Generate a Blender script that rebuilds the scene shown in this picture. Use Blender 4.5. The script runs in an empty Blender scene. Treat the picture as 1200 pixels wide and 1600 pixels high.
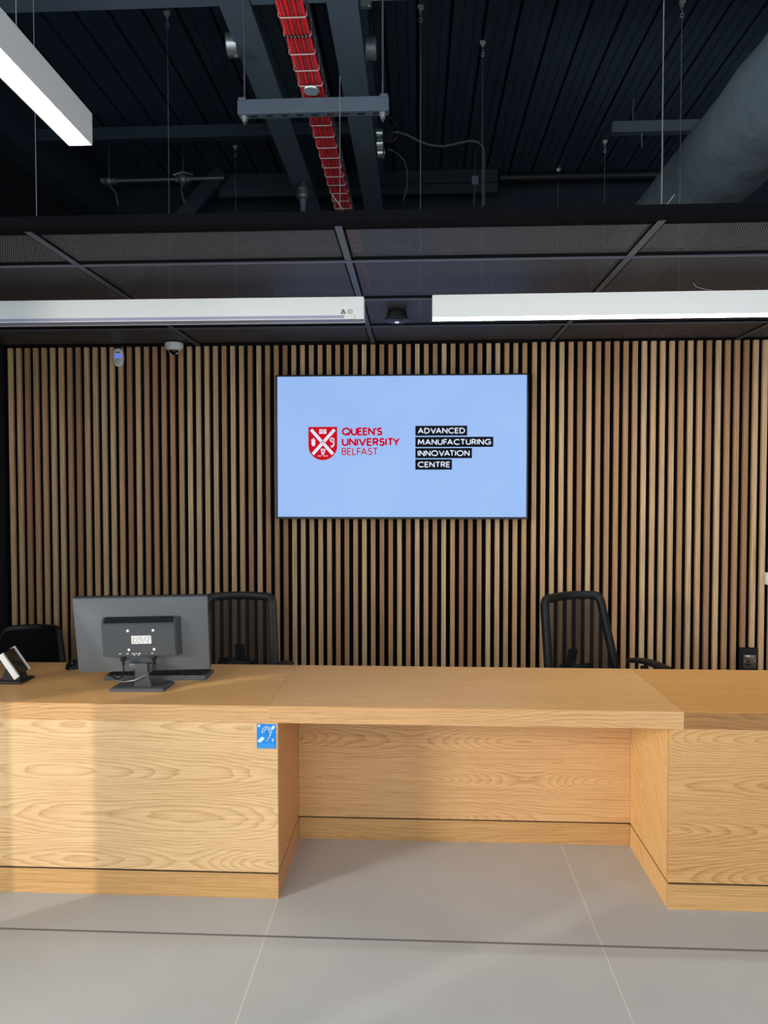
import bpy, bmesh, math, random
from mathutils import Vector, Matrix
R = math.radians
PI = math.pi
random.seed(7)
S = bpy.context.scene
C = S.collection

# ------------------------------------------------------------------ camera
cam_d = bpy.data.cameras.new('camera')
cam = bpy.data.objects.new('camera', cam_d)
C.objects.link(cam)
cam_d.sensor_fit = 'VERTICAL'
cam_d.sensor_height = 32.0
cam_d.lens = 1101.0 / 1600.0 * 32.0
cam_d.clip_start = 0.05
cam.location = (0, 0, 1.6)
cam.rotation_mode = 'XYZ'
cam.rotation_euler = (PI / 2 - 0.0301, 0.0005, 0.0467)
S.camera = cam

# ------------------------------------------------------------------ light
S.view_settings.view_transform = 'Standard'
S.view_settings.look = 'None'
S.view_settings.gamma = 1
S.view_settings.use_curve_mapping = False
S.view_settings.exposure = 0.0

world = bpy.data.worlds.new('daylight')
S.world = world
world.use_nodes = True
bg = world.node_tree.nodes['Background']
bg.inputs[0].default_value = (0.8, 0.91, 1.0, 1)
bg.inputs[1].default_value = 1.6

SUN_AZ, SUN_EL = 35.0, 13.0
sd = bpy.data.lights.new('sun', 'SUN')
sun = bpy.data.objects.new('sun', sd)
C.objects.link(sun)
sd.energy = 1.9
sd.color = (1.0, 0.93, 0.82)
sd.angle = R(0.6)
_d = Vector((math.cos(R(SUN_AZ)) * math.cos(R(SUN_EL)), math.sin(R(SUN_AZ)) * math.cos(R(SUN_EL)), -math.sin(R(SUN_EL))))
sun.rotation_euler = _d.to_track_quat('-Z', 'Y').to_euler()
sun.location = (-6, -4, 3)

# added soft area light, standing in for bright low sky at the left
ad = bpy.data.lights.new('soft_sky_fill', 'AREA')
area = bpy.data.objects.new('soft_sky_fill', ad)
C.objects.link(area)
ad.shape = 'RECTANGLE'; ad.size = 1.2; ad.size_y = 1.2
ad.energy = 370
ad.color = (1.0, 0.95, 0.88)
area.location = (-5.6, -0.9, 2.0)
area.rotation_euler = (Vector((-0.3, 2.8, 0.4)) - area.location).to_track_quat('-Z', 'Y').to_euler()

# added fill area lights, standing in for unseen ceiling lamp rows
for _i, (_x, _y, _l) in enumerate(((2.4, -1.6, 3.0), (0.7, -2.2, 3.2), (-1.06, -2.0, 3.0))):
    _ld = bpy.data.lights.new('fill_light_row', 'AREA')
    _lo = bpy.data.objects.new('fill_light_row', _ld)
    C.objects.link(_lo)
    _ld.shape = 'RECTANGLE'; _ld.size = 0.12; _ld.size_y = _l
    _ld.energy = 26
    _ld.color = (1.0, 0.95, 0.88)
    _lo.location = (_x, _y, 2.55)

# ------------------------------------------------------------------ helpers
def B():
    return bmesh.new()

def box(bm, x0, x1, y0, y1, z0, z1, bevel=0.0, seg=2, M=None):
    r = bmesh.ops.create_cube(bm, size=1.0)
    vs = r['verts']
    T = Matrix.Translation(((x0 + x1) / 2, (y0 + y1) / 2, (z0 + z1) / 2)) @ Matrix.Diagonal((abs(x1 - x0), abs(y1 - y0), abs(z1 - z0), 1))
    bmesh.ops.transform(bm, matrix=T, verts=vs)
    if bevel > 0:
        es = list({e for v in vs for e in v.link_edges})
        rr = bmesh.ops.bevel(bm, geom=es, offset=bevel, segments=seg, affect='EDGES', profile=0.5)
        vs = list({v for f in rr['faces'] for v in f.verts} | {v for v in vs if v.is_valid})
    if M is not None:
        bmesh.ops.transform(bm, matrix=M, verts=[v for v in vs if v.is_valid])
    return vs

def tube(bm, pts, r, n=8, closed=False, caps=True, flat=None, up=None):
    """sweep a round (or flat = (half width, half height)) section along points"""
    pts = [Vector(p) for p in pts]
    m = len(pts)
    rings = []
    for i, p in enumerate(pts):
        if closed:
            t = pts[(i + 1) % m] - pts[i - 1]
        else:
            t = pts[min(i + 1, m - 1)] - pts[max(i - 1, 0)]
        t.normalize()
        u = Vector(up) if up else Vector((0, 0, 1))
        if abs(t.dot(u)) > 0.95:
            u = Vector((0, 1, 0)) if abs(t.y) < 0.9 else Vector((1, 0, 0))
        a = t.cross(u).normalized()
        b = a.cross(t).normalized()
        rr = r[i] if isinstance(r, (list, tuple)) else r
        ring = []
        for k in range(n):
            th = 2 * PI * k / n + (PI / n if n == 4 else 0)
            if flat:
                ca, sa = math.cos(th), math.sin(th)
                e = 0.5
                ca = math.copysign(abs(ca) ** e, ca)
                sa = math.copysign(abs(sa) ** e, sa)
                ring.append(bm.verts.new(p + a * ca * flat[0] + b * sa * flat[1]))
            else:
                ring.append(bm.verts.new(p + (a * math.cos(th) + b * math.sin(th)) * rr))
        rings.append(ring)
    for i in range(m if closed else m - 1):
        A, D = rings[i], rings[(i + 1) % m]
        for k in range(n):
            bm.faces.new((A[k], A[(k + 1) % n], D[(k + 1) % n], D[k]))
    if caps and not closed:
        bm.faces.new(list(reversed(rings[0])))
        bm.faces.new(rings[-1])
    return rings

def lathe(bm, prof, n=32, M=None):
    """prof: (r, z) list around Z"""
    rings = []
    vs = []
    for r, z in prof:
        if r < 1e-6:
            v = bm.verts.new((0, 0, z)); rings.append([v]); vs.append(v)
        else:
            ring = [bm.verts.new((r * math.cos(2 * PI * k / n), r * math.sin(2 * PI * k / n), z)) for k in range(n)]
            rings.append(ring); vs += ring
    for A, D in zip(rings, rings[1:]):
        for k in range(n):
            a0, a1 = A[k % len(A)], A[(k + 1) % len(A)]
            d0, d1 = D[k % len(D)], D[(k + 1) % len(D)]
            f = []
            for v in (a0, a1, d1, d0):
                if v not in f: f.append(v)
            if len(f) >= 3: bm.faces.new(f)
    if M is not None:
        bmesh.ops.transform(bm, matrix=M, verts=vs)
    return vs

def poly(bm, pts, thick=None):
    """flat polygon from 3D points, extruded by vector thick"""
    vs = [bm.verts.new(p) for p in pts]
    f = bm.faces.new(vs)
    if thick is not None:
        r = bmesh.ops.extrude_face_region(bm, geom=[f])
        bmesh.ops.translate(bm, vec=Vector(thick), verts=[g for g in r['geom'] if isinstance(g, bmesh.types.BMVert)])
    return f

def obj(name, bm, m, parent=None, smooth=False, loc=None):
    bmesh.ops.recalc_face_normals(bm, faces=bm.faces)
    me = bpy.data.meshes.new(name)
    bm.to_mesh(me); bm.free()
    if m: me.materials.append(m)
    if smooth:
        for p in me.polygons: p.use_smooth = True
        try: me.set_sharp_from_angle(angle=R(38))
        except Exception: pass
    o = bpy.data.objects.new(name, me)
    C.objects.link(o)
    if parent: o.parent = parent
    if loc: o.location = loc
    return o

def tag(o, label, cat, group=None, kind=None):
    o['label'] = label; o['category'] = cat
    if group: o['group'] = group
    if kind: o['kind'] = kind
    return o

def thing(name, label, cat, loc=(0, 0, 0), rz=0, group=None):
    o = bpy.data.objects.new(name, None)
    o.empty_display_size = 0.1
    C.objects.link(o)
    o.location = loc; o.rotation_euler = (0, 0, rz)
    return tag(o, label, cat, group)

def struct(name, bm, m, parent=None, smooth=False):
    o = obj(name, bm, m, parent, smooth)
    if not parent: o['kind'] = 'structure'
    return o

def dup(o, label=None, parent=None, loc=None, rz=None):
    c = o.copy(); C.objects.link(c)
    if parent: c.parent = parent
    if loc is not None: c.location = loc
    if rz is not None: c.rotation_euler = (0, 0, rz)
    if label: c['label'] = label
    for ch in [x for x in bpy.data.objects if x.parent == o]:
        dup(ch, parent=c)
    return c

# ------------------------------------------------------------------ materials
def nt(name):
    m = bpy.data.materials.new(name); m.use_nodes = True
    t = m.node_tree
    p = t.nodes['Principled BSDF']
    return m, t, p

def lin(c):
    f = lambda v: v / 12.92 if v <= 0.04045 else ((v + 0.055) / 1.055) ** 2.4
    return tuple(f(v / 255.0) for v in c) + (1,)

def mat(name, col, rough=0.5, metal=0.0, spec=0.5, noise=0.0, nscale=40, bump=0.0, emit=None, estr=0.0, coat=0.0):
    m, t, p = nt(name)
    p.inputs['Base Color'].default_value = lin(col)
    p.inputs['Roughness'].default_value = rough
    p.inputs['Metallic'].default_value = metal
    p.inputs['Specular IOR Level'].default_value = spec
    p.inputs['Coat Weight'].default_value = coat
    tc = t.nodes.new('ShaderNodeTexCoord')
    nz = t.nodes.new('ShaderNodeTexNoise'); nz.inputs['Scale'].default_value = nscale; nz.inputs['Detail'].default_value = 4
    t.links.new(tc.outputs['Object'], nz.inputs['Vector'])
    if noise > 0:
        hs = t.nodes.new('ShaderNodeMix'); hs.data_type = 'RGBA'; hs.blend_type = 'MIX'
        c = lin(col)
        hs.inputs[6].default_value = tuple(v * (1 - noise) for v in c[:3]) + (1,)
        hs.inputs[7].default_value = tuple(min(1, v * (1 + noise)) for v in c[:3]) + (1,)
        t.links.new(nz.outputs['Fac'], hs.inputs[0])
        t.links.new(hs.outputs[2], p.inputs['Base Color'])
    if bump > 0:
        b = t.nodes.new('ShaderNodeBump'); b.inputs['Strength'].default_value = bump; b.inputs['Distance'].default_value = 0.01
        t.links.new(nz.outputs['Fac'], b.inputs['Height'])
        t.links.new(b.outputs['Normal'], p.inputs['Normal'])
    if emit:
        p.inputs['Emission Color'].default_value = lin(emit)
        p.inputs['Emission Strength'].default_value = estr
    return m

def mth(t, op, a, b=None, c=None):
    n = t.nodes.new('ShaderNodeMath'); n.operation = op
    for i, v in enumerate((a, b, c)):
        if v is None: continue
        if isinstance(v, (int, float)): n.inputs[i].default_value = v
        else: t.links.new(v, n.inputs[i])
    return n.outputs[0]

def mixc(t, f, a, b, mode='MIX'):
    n = t.nodes.new('ShaderNodeMix'); n.data_type = 'RGBA'; n.blend_type = mode
    for i, v in ((0, f), (6, a), (7, b)):
        if isinstance(v, (int, float)): n.inputs[i].default_value = v
        elif isinstance(v, tuple): n.inputs[i].default_value = v
        else: t.links.new(v, n.inputs[i])
    return n.outputs[2]

def oak(name, light, dark, along='X', rough=0.42, figure=1.0, seed=0.0, rings=11.0, diag=0.0, bscale=4.2, ascale=0.42, leafw=0.178, flat=False):
    m, t, p = nt(name)
    tc = t.nodes.new('ShaderNodeTexCoord')
    mp = t.nodes.new('ShaderNodeMapping')
    t.links.new(tc.outputs['Object'], mp.inputs['Vector'])
    rot = {'X': (0, 0, 0), 'Y': (0, 0, PI / 2), 'Z': (0, PI / 2, 0)}[along]
    if diag: rot = (diag, 0, PI / 2)
    mp.inputs['Rotation'].default_value = rot
    mp.inputs['Location'].default_value = (seed, seed * 1.7, seed * 0.6)
    def stretched(sx, sy, sc, det, dist=0.0, rgh=0.5):
        v = t.nodes.new('ShaderNodeVectorMath'); v.operation = 'MULTIPLY'
        t.links.new(mp.outputs[0], v.inputs[0]); v.inputs[1].default_value = (sx, sy, sy)
        n = t.nodes.new('ShaderNodeTexNoise'); n.inputs['Scale'].default_value = sc
        n.inputs['Detail'].default_value = det; n.inputs['Distortion'].default_value = dist; n.inputs['Roughness'].default_value = rgh
        t.links.new(v.outputs[0], n.inputs['Vector'])
        return n.outputs['Fac']
    sp = t.nodes.new('ShaderNodeSeparateXYZ'); t.links.new(mp.outputs[0], sp.inputs[0])
    if flat:
        cross = mth(t, 'ADD', sp.outputs[1], 20.0)
    else:
        cross = mth(t, 'ADD', sp.outputs[2] if along != 'Y' or diag else sp.outputs[2], 20.0)
    leaf = mth(t, 'DIVIDE', cross, leafw)
    idx = mth(t, 'FLOOR', leaf)
    zz = mth(t, 'MULTIPLY', mth(t, 'SUBTRACT', mth(t, 'FRACT', leaf), 0.5), leafw)
    nd = t.nodes.new('ShaderNodeTexNoise'); nd.noise_dimensions = '2D'; nd.inputs['Scale'].default_value = 1.0; nd.inputs['Detail'].default_value = 1.5
    cv = t.nodes.new('ShaderNodeCombineXYZ')
    t.links.new(mth(t, 'MULTIPLY', sp.outputs[0], 0.95), cv.inputs[0]); t.links.new(mth(t, 'MULTIPLY', idx, 7.31), cv.inputs[1])
    t.links.new(cv.outputs[0], nd.inputs['Vector'])
    d = mth(t, 'MULTIPLY', mth(t, 'SUBTRACT', nd.outputs['Fac'], 0.30), 0.22)
    rad = mth(t, 'SQRT', mth(t, 'ADD', mth(t, 'MULTIPLY', zz, zz), mth(t, 'MULTIPLY', d, d)))
    wob = stretched(0.9, 16.0, 1.0, 4.0)
    r1 = mth(t, 'ADD', mth(t, 'MULTIPLY', rad, rings * 13.0), mth(t, 'MULTIPLY', wob, 2.6))
    fr = mth(t, 'FRACT', r1)
    # sharp late-wood edge, slow fade
    ring = mth(t, 'POWER', fr, 3.0)
    edge = mth(t, 'SMOOTH_MIN', ring, mth(t, 'MULTIPLY', mth(t, 'SUBTRACT', 1.0, fr), 8.0), 0.1)
    fib = stretched(3.0, 260.0, 1.0, 3.0)
    fib2 = stretched(14.0, 420.0, 1.0, 2.0)
    low = stretched(0.6, 2.2, 1.0, 1.0)
    f = mth(t, 'MULTIPLY', edge, 0.62 * figure)
    f = mth(t, 'ADD', f, mth(t, 'MULTIPLY', mth(t, 'SUBTRACT', fib, 0.5), 1.25))
    f = mth(t, 'ADD', f, mth(t, 'MULTIPLY', mth(t, 'SUBTRACT', fib2, 0.5), 0.75))
    f = mth(t, 'ADD', f, mth(t, 'MULTIPLY', mth(t, 'SUBTRACT', low, 0.5), 0.7))
    f = mth(t, 'ADD', f, 0.12)
    cl = t.nodes.new('ShaderNodeClamp'); t.links.new(f, cl.inputs[0])
    col = mixc(t, cl.outputs[0], lin(light), lin(dark))
    t.links.new(col, p.inputs['Base Color'])
    p.inputs['Roughness'].default_value = rough
    p.inputs['Specular IOR Level'].default_value = 0.35
    b = t.nodes.new('ShaderNodeBump'); b.inputs['Strength'].default_value = 0.06; b.inputs['Distance'].default_value = 0.002
    t.links.new(fib, b.inputs['Height']); t.links.new(b.outputs['Normal'], p.inputs['Normal'])
    return m

M_TOP = oak('oak_worktop', (255, 200, 132), (212, 148, 84), 'X', rough=0.36, figure=0.75, rings=9, leafw=0.3, flat=True, seed=3.1)
M_TOP_R = oak('oak_worktop_right', (244, 180, 108), (188, 126, 64), 'X', rough=0.36, figure=0.75, rings=10, leafw=0.3, flat=True, seed=8.3)
M_OAK_L = oak('oak_veneer_left', (236, 198, 148), (180, 132, 84), 'X', figure=1.0, rings=9, seed=0.4, bscale=4.0)
M_OAK_C = oak('oak_veneer_centre', (226, 180, 126), (168, 116, 68), 'X', figure=0.9, rings=9, seed=5.2, bscale=4.2)
M_OAK_R = oak('oak_veneer_right', (218, 170, 112), (156, 106, 56), 'X', figure=1.0, rings=10, seed=11.4, bscale=3.6)
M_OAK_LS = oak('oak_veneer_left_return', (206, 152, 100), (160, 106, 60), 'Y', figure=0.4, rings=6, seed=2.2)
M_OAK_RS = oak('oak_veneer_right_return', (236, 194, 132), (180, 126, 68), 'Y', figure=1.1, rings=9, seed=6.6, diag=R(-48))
M_PLINTH = oak('oak_plinth', (212, 166, 108), (148, 104, 58), 'X', figure=0.6, rings=6, seed=14.0)
M_LIP_R = oak('oak_right_edge', (172, 126, 76), (118, 78, 40), 'X', figure=0.8, rings=8, seed=21.0)
M_GAP = mat('shadow_gap_black', (24, 18, 12), 0.8)

def slat_mat():
    m, t, p = nt('oak_slats')
    tc = t.nodes.new('ShaderNodeTexCoord')
    sx = t.nodes.new('ShaderNodeSeparateXYZ'); t.links.new(tc.outputs['Object'], sx.inputs[0])
    idx = mth(t, 'FLOOR', mth(t, 'DIVIDE', mth(t, 'ADD', sx.outputs[0], 0.435 + 0.0138 + 60 * 0.0602), 0.0602))
    wn = t.nodes.new('ShaderNodeTexWhiteNoise'); wn.noise_dimensions = '1D'; t.links.new(idx, wn.inputs['W'])
    wn2 = t.nodes.new('ShaderNodeTexWhiteNoise'); wn2.noise_dimensions = '1D'; t.links.new(mth(t, 'ADD', idx, 213.7), wn2.inputs['W'])
    ofs = mth(t, 'MULTIPLY', wn.outputs['Value'], 37.0)
    cb = t.nodes.new('ShaderNodeCombineXYZ')
    t.links.new(mth(t, 'MULTIPLY', sx.outputs[0], 95.0), cb.inputs[0])
    t.links.new(mth(t, 'MULTIPLY', sx.outputs[1], 95.0), cb.inputs[1])
    t.links.new(mth(t, 'ADD', mth(t, 'MULTIPLY', sx.outputs[2], 2.6), ofs), cb.inputs[2])
    n = t.nodes.new('ShaderNodeTexNoise'); n.inputs['Scale'].default_value = 1.0; n.inputs['Detail'].default_value = 5; n.inputs['Distortion'].default_value = 0.6
    t.links.new(cb.outputs[0], n.inputs['Vector'])
    ramp = t.nodes.new('ShaderNodeValToRGB')
    e = ramp.color_ramp.elements
    e[0].position = 0.0; e[0].color = lin((182, 138, 100))
    e[1].position = 1.0; e[1].color = lin((250, 216, 170))
    for pos, c in ((0.3, (210, 164, 120)), (0.55, (230, 186, 136)), (0.8, (236, 196, 148))):
        k = e.new(pos); k.color = lin(c)
    t.links.new(wn2.outputs['Value'], ramp.inputs[0])
    dk = mixc(t, mth(t, 'MULTIPLY', mth(t, 'SUBTRACT', n.outputs['Fac'], 0.36), 1.6), ramp.outputs[0], lin((158, 112, 76)))
    t.links.new(dk, p.inputs['Base Color'])
    p.inputs['Roughness'].default_value = 0.55
    p.inputs['Specular IOR Level'].default_value = 0.3
    return m
M_SLAT = slat_mat()
M_BACKING = mat('black_felt_backing', (10, 10, 13), 0.95, spec=0.1)

def floor_mat():
    m, t, p = nt('grey_porcelain_tiles')
    tc = t.nodes.new('ShaderNodeTexCoord')
    sx = t.nodes.new('ShaderNodeSeparateXYZ'); t.links.new(tc.outputs['Object'], sx.inputs[0])
    def joint(v, off, pitch, half):
        q = mth(t, 'FRACT', mth(t, 'DIVIDE', mth(t, 'ADD', v, off), pitch))
        q = mth(t, 'MULTIPLY', mth(t, 'SUBTRACT', 0.5, mth(t, 'ABSOLUTE', mth(t, 'SUBTRACT', q, 0.5))), pitch)
        return mth(t, 'LESS_THAN', q, half)
    jx = joint(sx.outputs[0], 0.543 + 12 * 1.194, 1.194, 0.0017)
    jy = joint(sx.outputs[1], 12 * 1.2 - 2.463, 1.2, 0.0055)
    n1 = t.nodes.new('ShaderNodeTexNoise'); n1.inputs['Scale'].default_value = 2.2; n1.inputs['Detail'].default_value = 5
    n2 = t.nodes.new('ShaderNodeTexNoise'); n2.inputs['Scale'].default_value = 190; n2.inputs['Detail'].default_value = 2
    n3 = t.nodes.new('ShaderNodeTexVoronoi'); n3.inputs['Scale'].default_value = 34
    for n in (n1, n2, n3): t.links.new(tc.outputs['Object'], n.inputs['Vector'])
    f = mth(t, 'ADD', mth(t, 'MULTIPLY', n1.outputs['Fac'], 0.6), mth(t, 'MULTIPLY', n2.outputs['Fac'], 0.5))
    c = mixc(t, f, lin((166, 170, 172)), lin((204, 208, 210)))
    speck = mth(t, 'LESS_THAN', n3.outputs['Distance'], 0.045)
    c = mixc(t, mth(t, 'MULTIPLY', speck, 0.25), c, lin((225, 222, 215)))
    c = mixc(t, jx, c, lin((224, 220, 208)))
    c = mixc(t, jy, c, lin((120, 120, 126)))
    t.links.new(c, p.inputs['Base Color'])
    p.inputs['Roughness'].default_value = 0.5
    p.inputs['Specular IOR Level'].default_value = 0.4
    return m
M_FLOOR = floor_mat()

def mesh_mat(name, col, pitch, wire, kind='diamond', base=0.0):
    m, t, p = nt(name)
    p.inputs['Base Color'].default_value = lin(col)
    p.inputs['Roughness'].default_value = 0.5
    p.inputs['Metallic'].default_value = 0.0
    tc = t.nodes.new('ShaderNodeTexCoord')
    sx = t.nodes.new('ShaderNodeSeparateXYZ'); t.links.new(tc.outputs['Object'], sx.inputs[0])
    def line(v):
        q = mth(t, 'FRACT', mth(t, 'ADD', mth(t, 'DIVIDE', v, pitch), 500.0))
        q = mth(t, 'SUBTRACT', 0.5, mth(t, 'ABSOLUTE', mth(t, 'SUBTRACT', q, 0.5)))
        return mth(t, 'LESS_THAN', q, wire)
    a = mth(t, 'ADD', sx.outputs[0], mth(t, 'MULTIPLY', sx.outputs[1], 0.6))
    b = mth(t, 'SUBTRACT', sx.outputs[0], mth(t, 'MULTIPLY', sx.outputs[1], 0.6))
    k = mth(t, 'MAXIMUM', line(a), line(b))
    k = mth(t, 'MAXIMUM', k, base)
    t.links.new(k, p.inputs['Alpha'])
    return m
M_MESH = mesh_mat('expanded_metal_mesh', (92, 92, 98), 0.0095, 0.20)
M_GRID = mat('ceiling_grid_grey', (88, 92, 104), 0.45, spec=0.5)
M_FASCIA = mat('black_edge_trim', (10, 11, 15), 0.9, spec=0.1, noise=0.4, nscale=9)
M_SOFFIT = mat('dark_soffit', (20, 20, 24), 0.8)

M_DECK = mat('dark_roof_deck', (58, 72, 92), 0.5, noise=0.1, nscale=3)
M_STEEL = mat('blue_grey_steel', (100, 116, 132), 0.5, noise=0.08, nscale=8)
M_STEEL_D = mat('dark_navy_steel', (50, 62, 76), 0.5, noise=0.1, nscale=8)
M_GALV = mat('galvanised_steel', (206, 214, 212), 0.3, metal=0.85, noise=0.2, nscale=60)
M_GALV_D = mat('dull_galvanised_steel', (120, 126, 132), 0.45, metal=0.6, noise=0.2, nscale=60)
M_WIRE = mat('bright_wire', (190, 186, 184), 0.35, metal=0.6)
M_WIRE_D = mat('dark_wire', (70, 72, 76), 0.5)
M_SUSP = mat('suspension_wire', (150, 152, 156), 0.4, metal=0.4)
M_RED = mat('red_cable_sheath', (255, 52, 62), 0.4, noise=0.1, nscale=30)
M_WHITE = mat('white_lamp_housing', (240, 241, 239), 0.45)
M_WHITE2 = mat('white_plastic', (242, 242, 238), 0.4)
M_DIFF_OFF = mat('lamp_diffuser_off', (172, 172, 196), 0.5)
M_DIFF_A = mat('lamp_diffuser_warm', (255, 250, 235), 0.5, emit=(255, 244, 222), estr=14.0)
M_DIFF_B = mat('lamp_diffuser_neutral', (255, 252, 245), 0.5, emit=(255, 250, 238), estr=20.0)
M_BLACK = mat('black_plastic', (20, 20, 23), 0.45)
M_BLACK_G = mat('glossy_black_glass', (8, 8, 10), 0.08, spec=0.6)
M_BEZEL = mat('black_screen_bezel', (14, 14, 18), 0.3)
M_MON = mat('grey_monitor_shell', (100, 105, 109), 0.4, noise=0.06, nscale=14)
M_MON_D = mat('dark_monitor_shell', (72, 76, 80), 0.42)
M_DUCT = mat('grey_duct_wrap', (100, 116, 130), 0.34, spec=0.8, noise=0.18, nscale=4, bump=1.0)
for _n in M_DUCT.node_tree.nodes:
    if _n.type == 'BUMP': _n.inputs['Distance'].default_value = 0.025
M_CHAN = mat('channel_steel', (76, 88, 102), 0.5, noise=0.08, nscale=8)
M_HOOK = mat('bright_hook', (206, 210, 212), 0.35, metal=0.3)
M_WALL = mat('dark_painted_wall', (16, 18, 26), 0.8)
M_TEAL = mat('dark_teal_wall', (24, 40, 54), 0.8)
M_RENDER = mat('pale_wall', (150, 150, 150), 0.8)
M_FABRIC = mat('black_seat_fabric', (18, 19, 22), 0.9, spec=0.2)
M_FRAME = mat('chair_frame_black', (14, 15, 17), 0.5)
M_SOCK = mat('brushed_bronze_plate', (122, 104, 92), 0.35, metal=0.7)
M_SIGN = mat('blue_sign_plastic', (0, 136, 226), 0.4)
M_SIGNW = mat('white_sign_print', (226, 238, 245), 0.4)
M_SIGNL = mat('pale_blue_sign_print', (110, 190, 240), 0.4)

def chair_mesh_mat():
    m, t, p = nt('chair_back_mesh')
    p.inputs['Base Color'].default_value = lin((26, 27, 30))
    p.inputs['Roughness'].default_value = 0.7
    p.inputs['Specular IOR Level'].default_value = 0.2
    tc = t.nodes.new('ShaderNodeTexCoord')
    sx = t.nodes.new('ShaderNodeSeparateXYZ'); t.links.new(tc.outputs['Object'], sx.inputs[0])
    w = mth(t, 'SINE', mth(t, 'MULTIPLY', sx.outputs[2], 2 * PI / 0.009))
    k = mth(t, 'ADD', 0.76, mth(t, 'MULTIPLY', w, 0.12))
    t.links.new(k, p.inputs['Alpha'])
    return m
M_CMESH = chair_mesh_mat()

def screen_mat():
    m, t, p = nt('lit_blue_screen'); p.inputs['Specular IOR Level'].default_value = 0.15
    p.inputs['Base Color'].default_value = (0.01, 0.01, 0.012, 1)
    p.inputs['Roughness'].default_value = 0.35
    tc = t.nodes.new('ShaderNodeTexCoord')
    n = t.nodes.new('ShaderNodeTexNoise'); n.inputs['Scale'].default_value = 1.6; n.inputs['Detail'].default_value = 2
    t.links.new(tc.outputs['Object'], n.inputs['Vector'])
    c = mixc(t, n.outputs['Fac'], lin((146, 182, 242)), lin((168, 204, 255)))
    t.links.new(c, p.inputs['Emission Color'])
    p.inputs['Emission Strength'].default_value = 0.95
    return m
M_SCREEN = screen_mat()
M_SRED = mat('screen_red', (6, 2, 2), 0.5, spec=0.1, emit=(206, 0, 24), estr=0.95)
M_SDARK = mat('screen_dark', (3, 4, 8), 0.5, spec=0.1, emit=(14, 18, 34), estr=0.35)
M_SLIGHT = mat('screen_white', (20, 20, 24), 0.4, emit=(222, 232, 255), estr=0.95)

# ------------------------------------------------------------------ setting
WALLY = 4.826
b = B(); box(b, -6, 5.2, -4.5, 6.8, -0.1, 0.0)
struct('floor', b, M_FLOOR)
b = B(); box(b, -3.0, 5.2, WALLY, WALLY + 0.14, 0.0, 2.6)
struct('wall_back', b, M_BACKING)
b = B(); box(b, -3.1, -3.0, 1.72, 6.7, 0.0, 4.5)
struct('wall_left', b, M_WALL)
b = B(); box(b, -2.995, -2.885, 4.0, 6.62, 0.0, 4.5)
struct('trim_2', b, M_WALL)
b = B(); box(b, -3.08, -2.95, 1.15, 1.43, 0.0, 4.4)  # added unseen post, cuts the edge of the sun strip on the desk
struct('sun_blocker_post', b, M_WALL)
# added unseen wall blocking the low sun, with slots that shape its patches
b = B()
for y0, y1, z0, z1 in ((-16, -3.54, 0, 6.5), (-3.54, -3.34, 0, 1.5), (-3.54, -3.34, 2.55, 6.5), (-3.34, -2.25, 0, 6.5),
                       (-2.25, -1.3, 3.05, 6.5), (-1.3, 1.5, 0, 6.5)):
    box(b, -8.2, -8.0, y0, y1, z0, z1)
struct('sun_mask_wall', b, M_RENDER)
b = B(); box(b, 5.1, 5.2, 1.8, 6.7, 0.0, 4.5); box(b, 5.1, 5.2, -4.4, 1.8, 3.2, 4.5)
struct('wall_right', b, M_RENDER)
b = B(); box(b, -2.884, 5.1, 6.5, 6.6, 2.7, 4.5)
struct('wall_rear_upper', b, M_TEAL)
b = B(); box(b, -2.88, 5.1, WALLY + 0.001, 6.5, 2.605, 2.69)
struct('ceiling_soffit', b, M_SOFFIT)

# corrugated roof deck: one folded sheet with real depth
b = B()
prof = []
x = -4.2
zc = 4.40
while x < 5.2:
    # wide pan with two small stiffeners, then a deep narrow groove
    prof += [(x, zc), (x + 0.052, zc), (x + 0.056, zc + 0.006), (x + 0.064, zc + 0.006), (x + 0.068, zc),
             (x + 0.118, zc), (x + 0.122, zc + 0.006), (x + 0.130, zc + 0.006), (x + 0.134, zc),
             (x + 0.180, zc), (x + 0.183, zc + 0.07), (x + 0.197, zc + 0.07)]
    x += 0.2005
n0 = [b.verts.new((px, -4.4, pz)) for px, pz in prof]
n1 = [b.verts.new((px, 6.55, pz)) for px, pz in prof]
for i in range(len(prof) - 1):
    b.faces.new((n0[i], n0[i + 1], n1[i + 1], n1[i]))
t0 = [b.verts.new((prof[0][0], -4.4, 4.52)), b.verts.new((prof[-1][0], -4.4, 4.52)), b.verts.new((prof[-1][0], 6.55, 4.52)), b.verts.new((prof[0][0], 6.55, 4.52))]
b.faces.new(t0)
struct('ceiling', b, M_DECK)

# ------------------------------------------------------------------ slatted wall panels
def slat_panel(label, k0, k1, yf, zt, cuts=()):
    root = thing('slatted_wall_panel', label, 'wall panel', ((k0 + k1) / 2 * 0.0602 - 0.435, yf, 0))
    ox = root.location.x
    b = B()
    for k in range(k0, k1):
        xl = -0.435 + 0.0602 * k - ox
        zb = 0.02
        for c in cuts:
            if k in c[0]: zb = c[1]
        box(b, xl, xl + 0.0308, 0, 0.024, zb, zt, bevel=0.0012, seg=1)
    s = obj('slats', b, M_SLAT, root)
    b = B(); box(b, -0.435 + 0.0602 * k0 - 0.012 - ox, -0.435 + 0.0602 * k1 - 0.016 - ox, 0.0245, WALLY - yf - 0.0005, 0.0, zt)
    obj('backing', b, M_BACKING, root)
    # shift object coordinates so grain index stays per slat
    return root
slat_panel('long oak slatted wall panel behind the wall screen and the two left chairs', -40, 20, 4.80, 2.592)
slat_panel('oak slatted wall panel right of the screen, standing slightly proud, cut around a socket', 20, 62, 4.77, 2.590, cuts=((range(43, 45), 0.556),))

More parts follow.
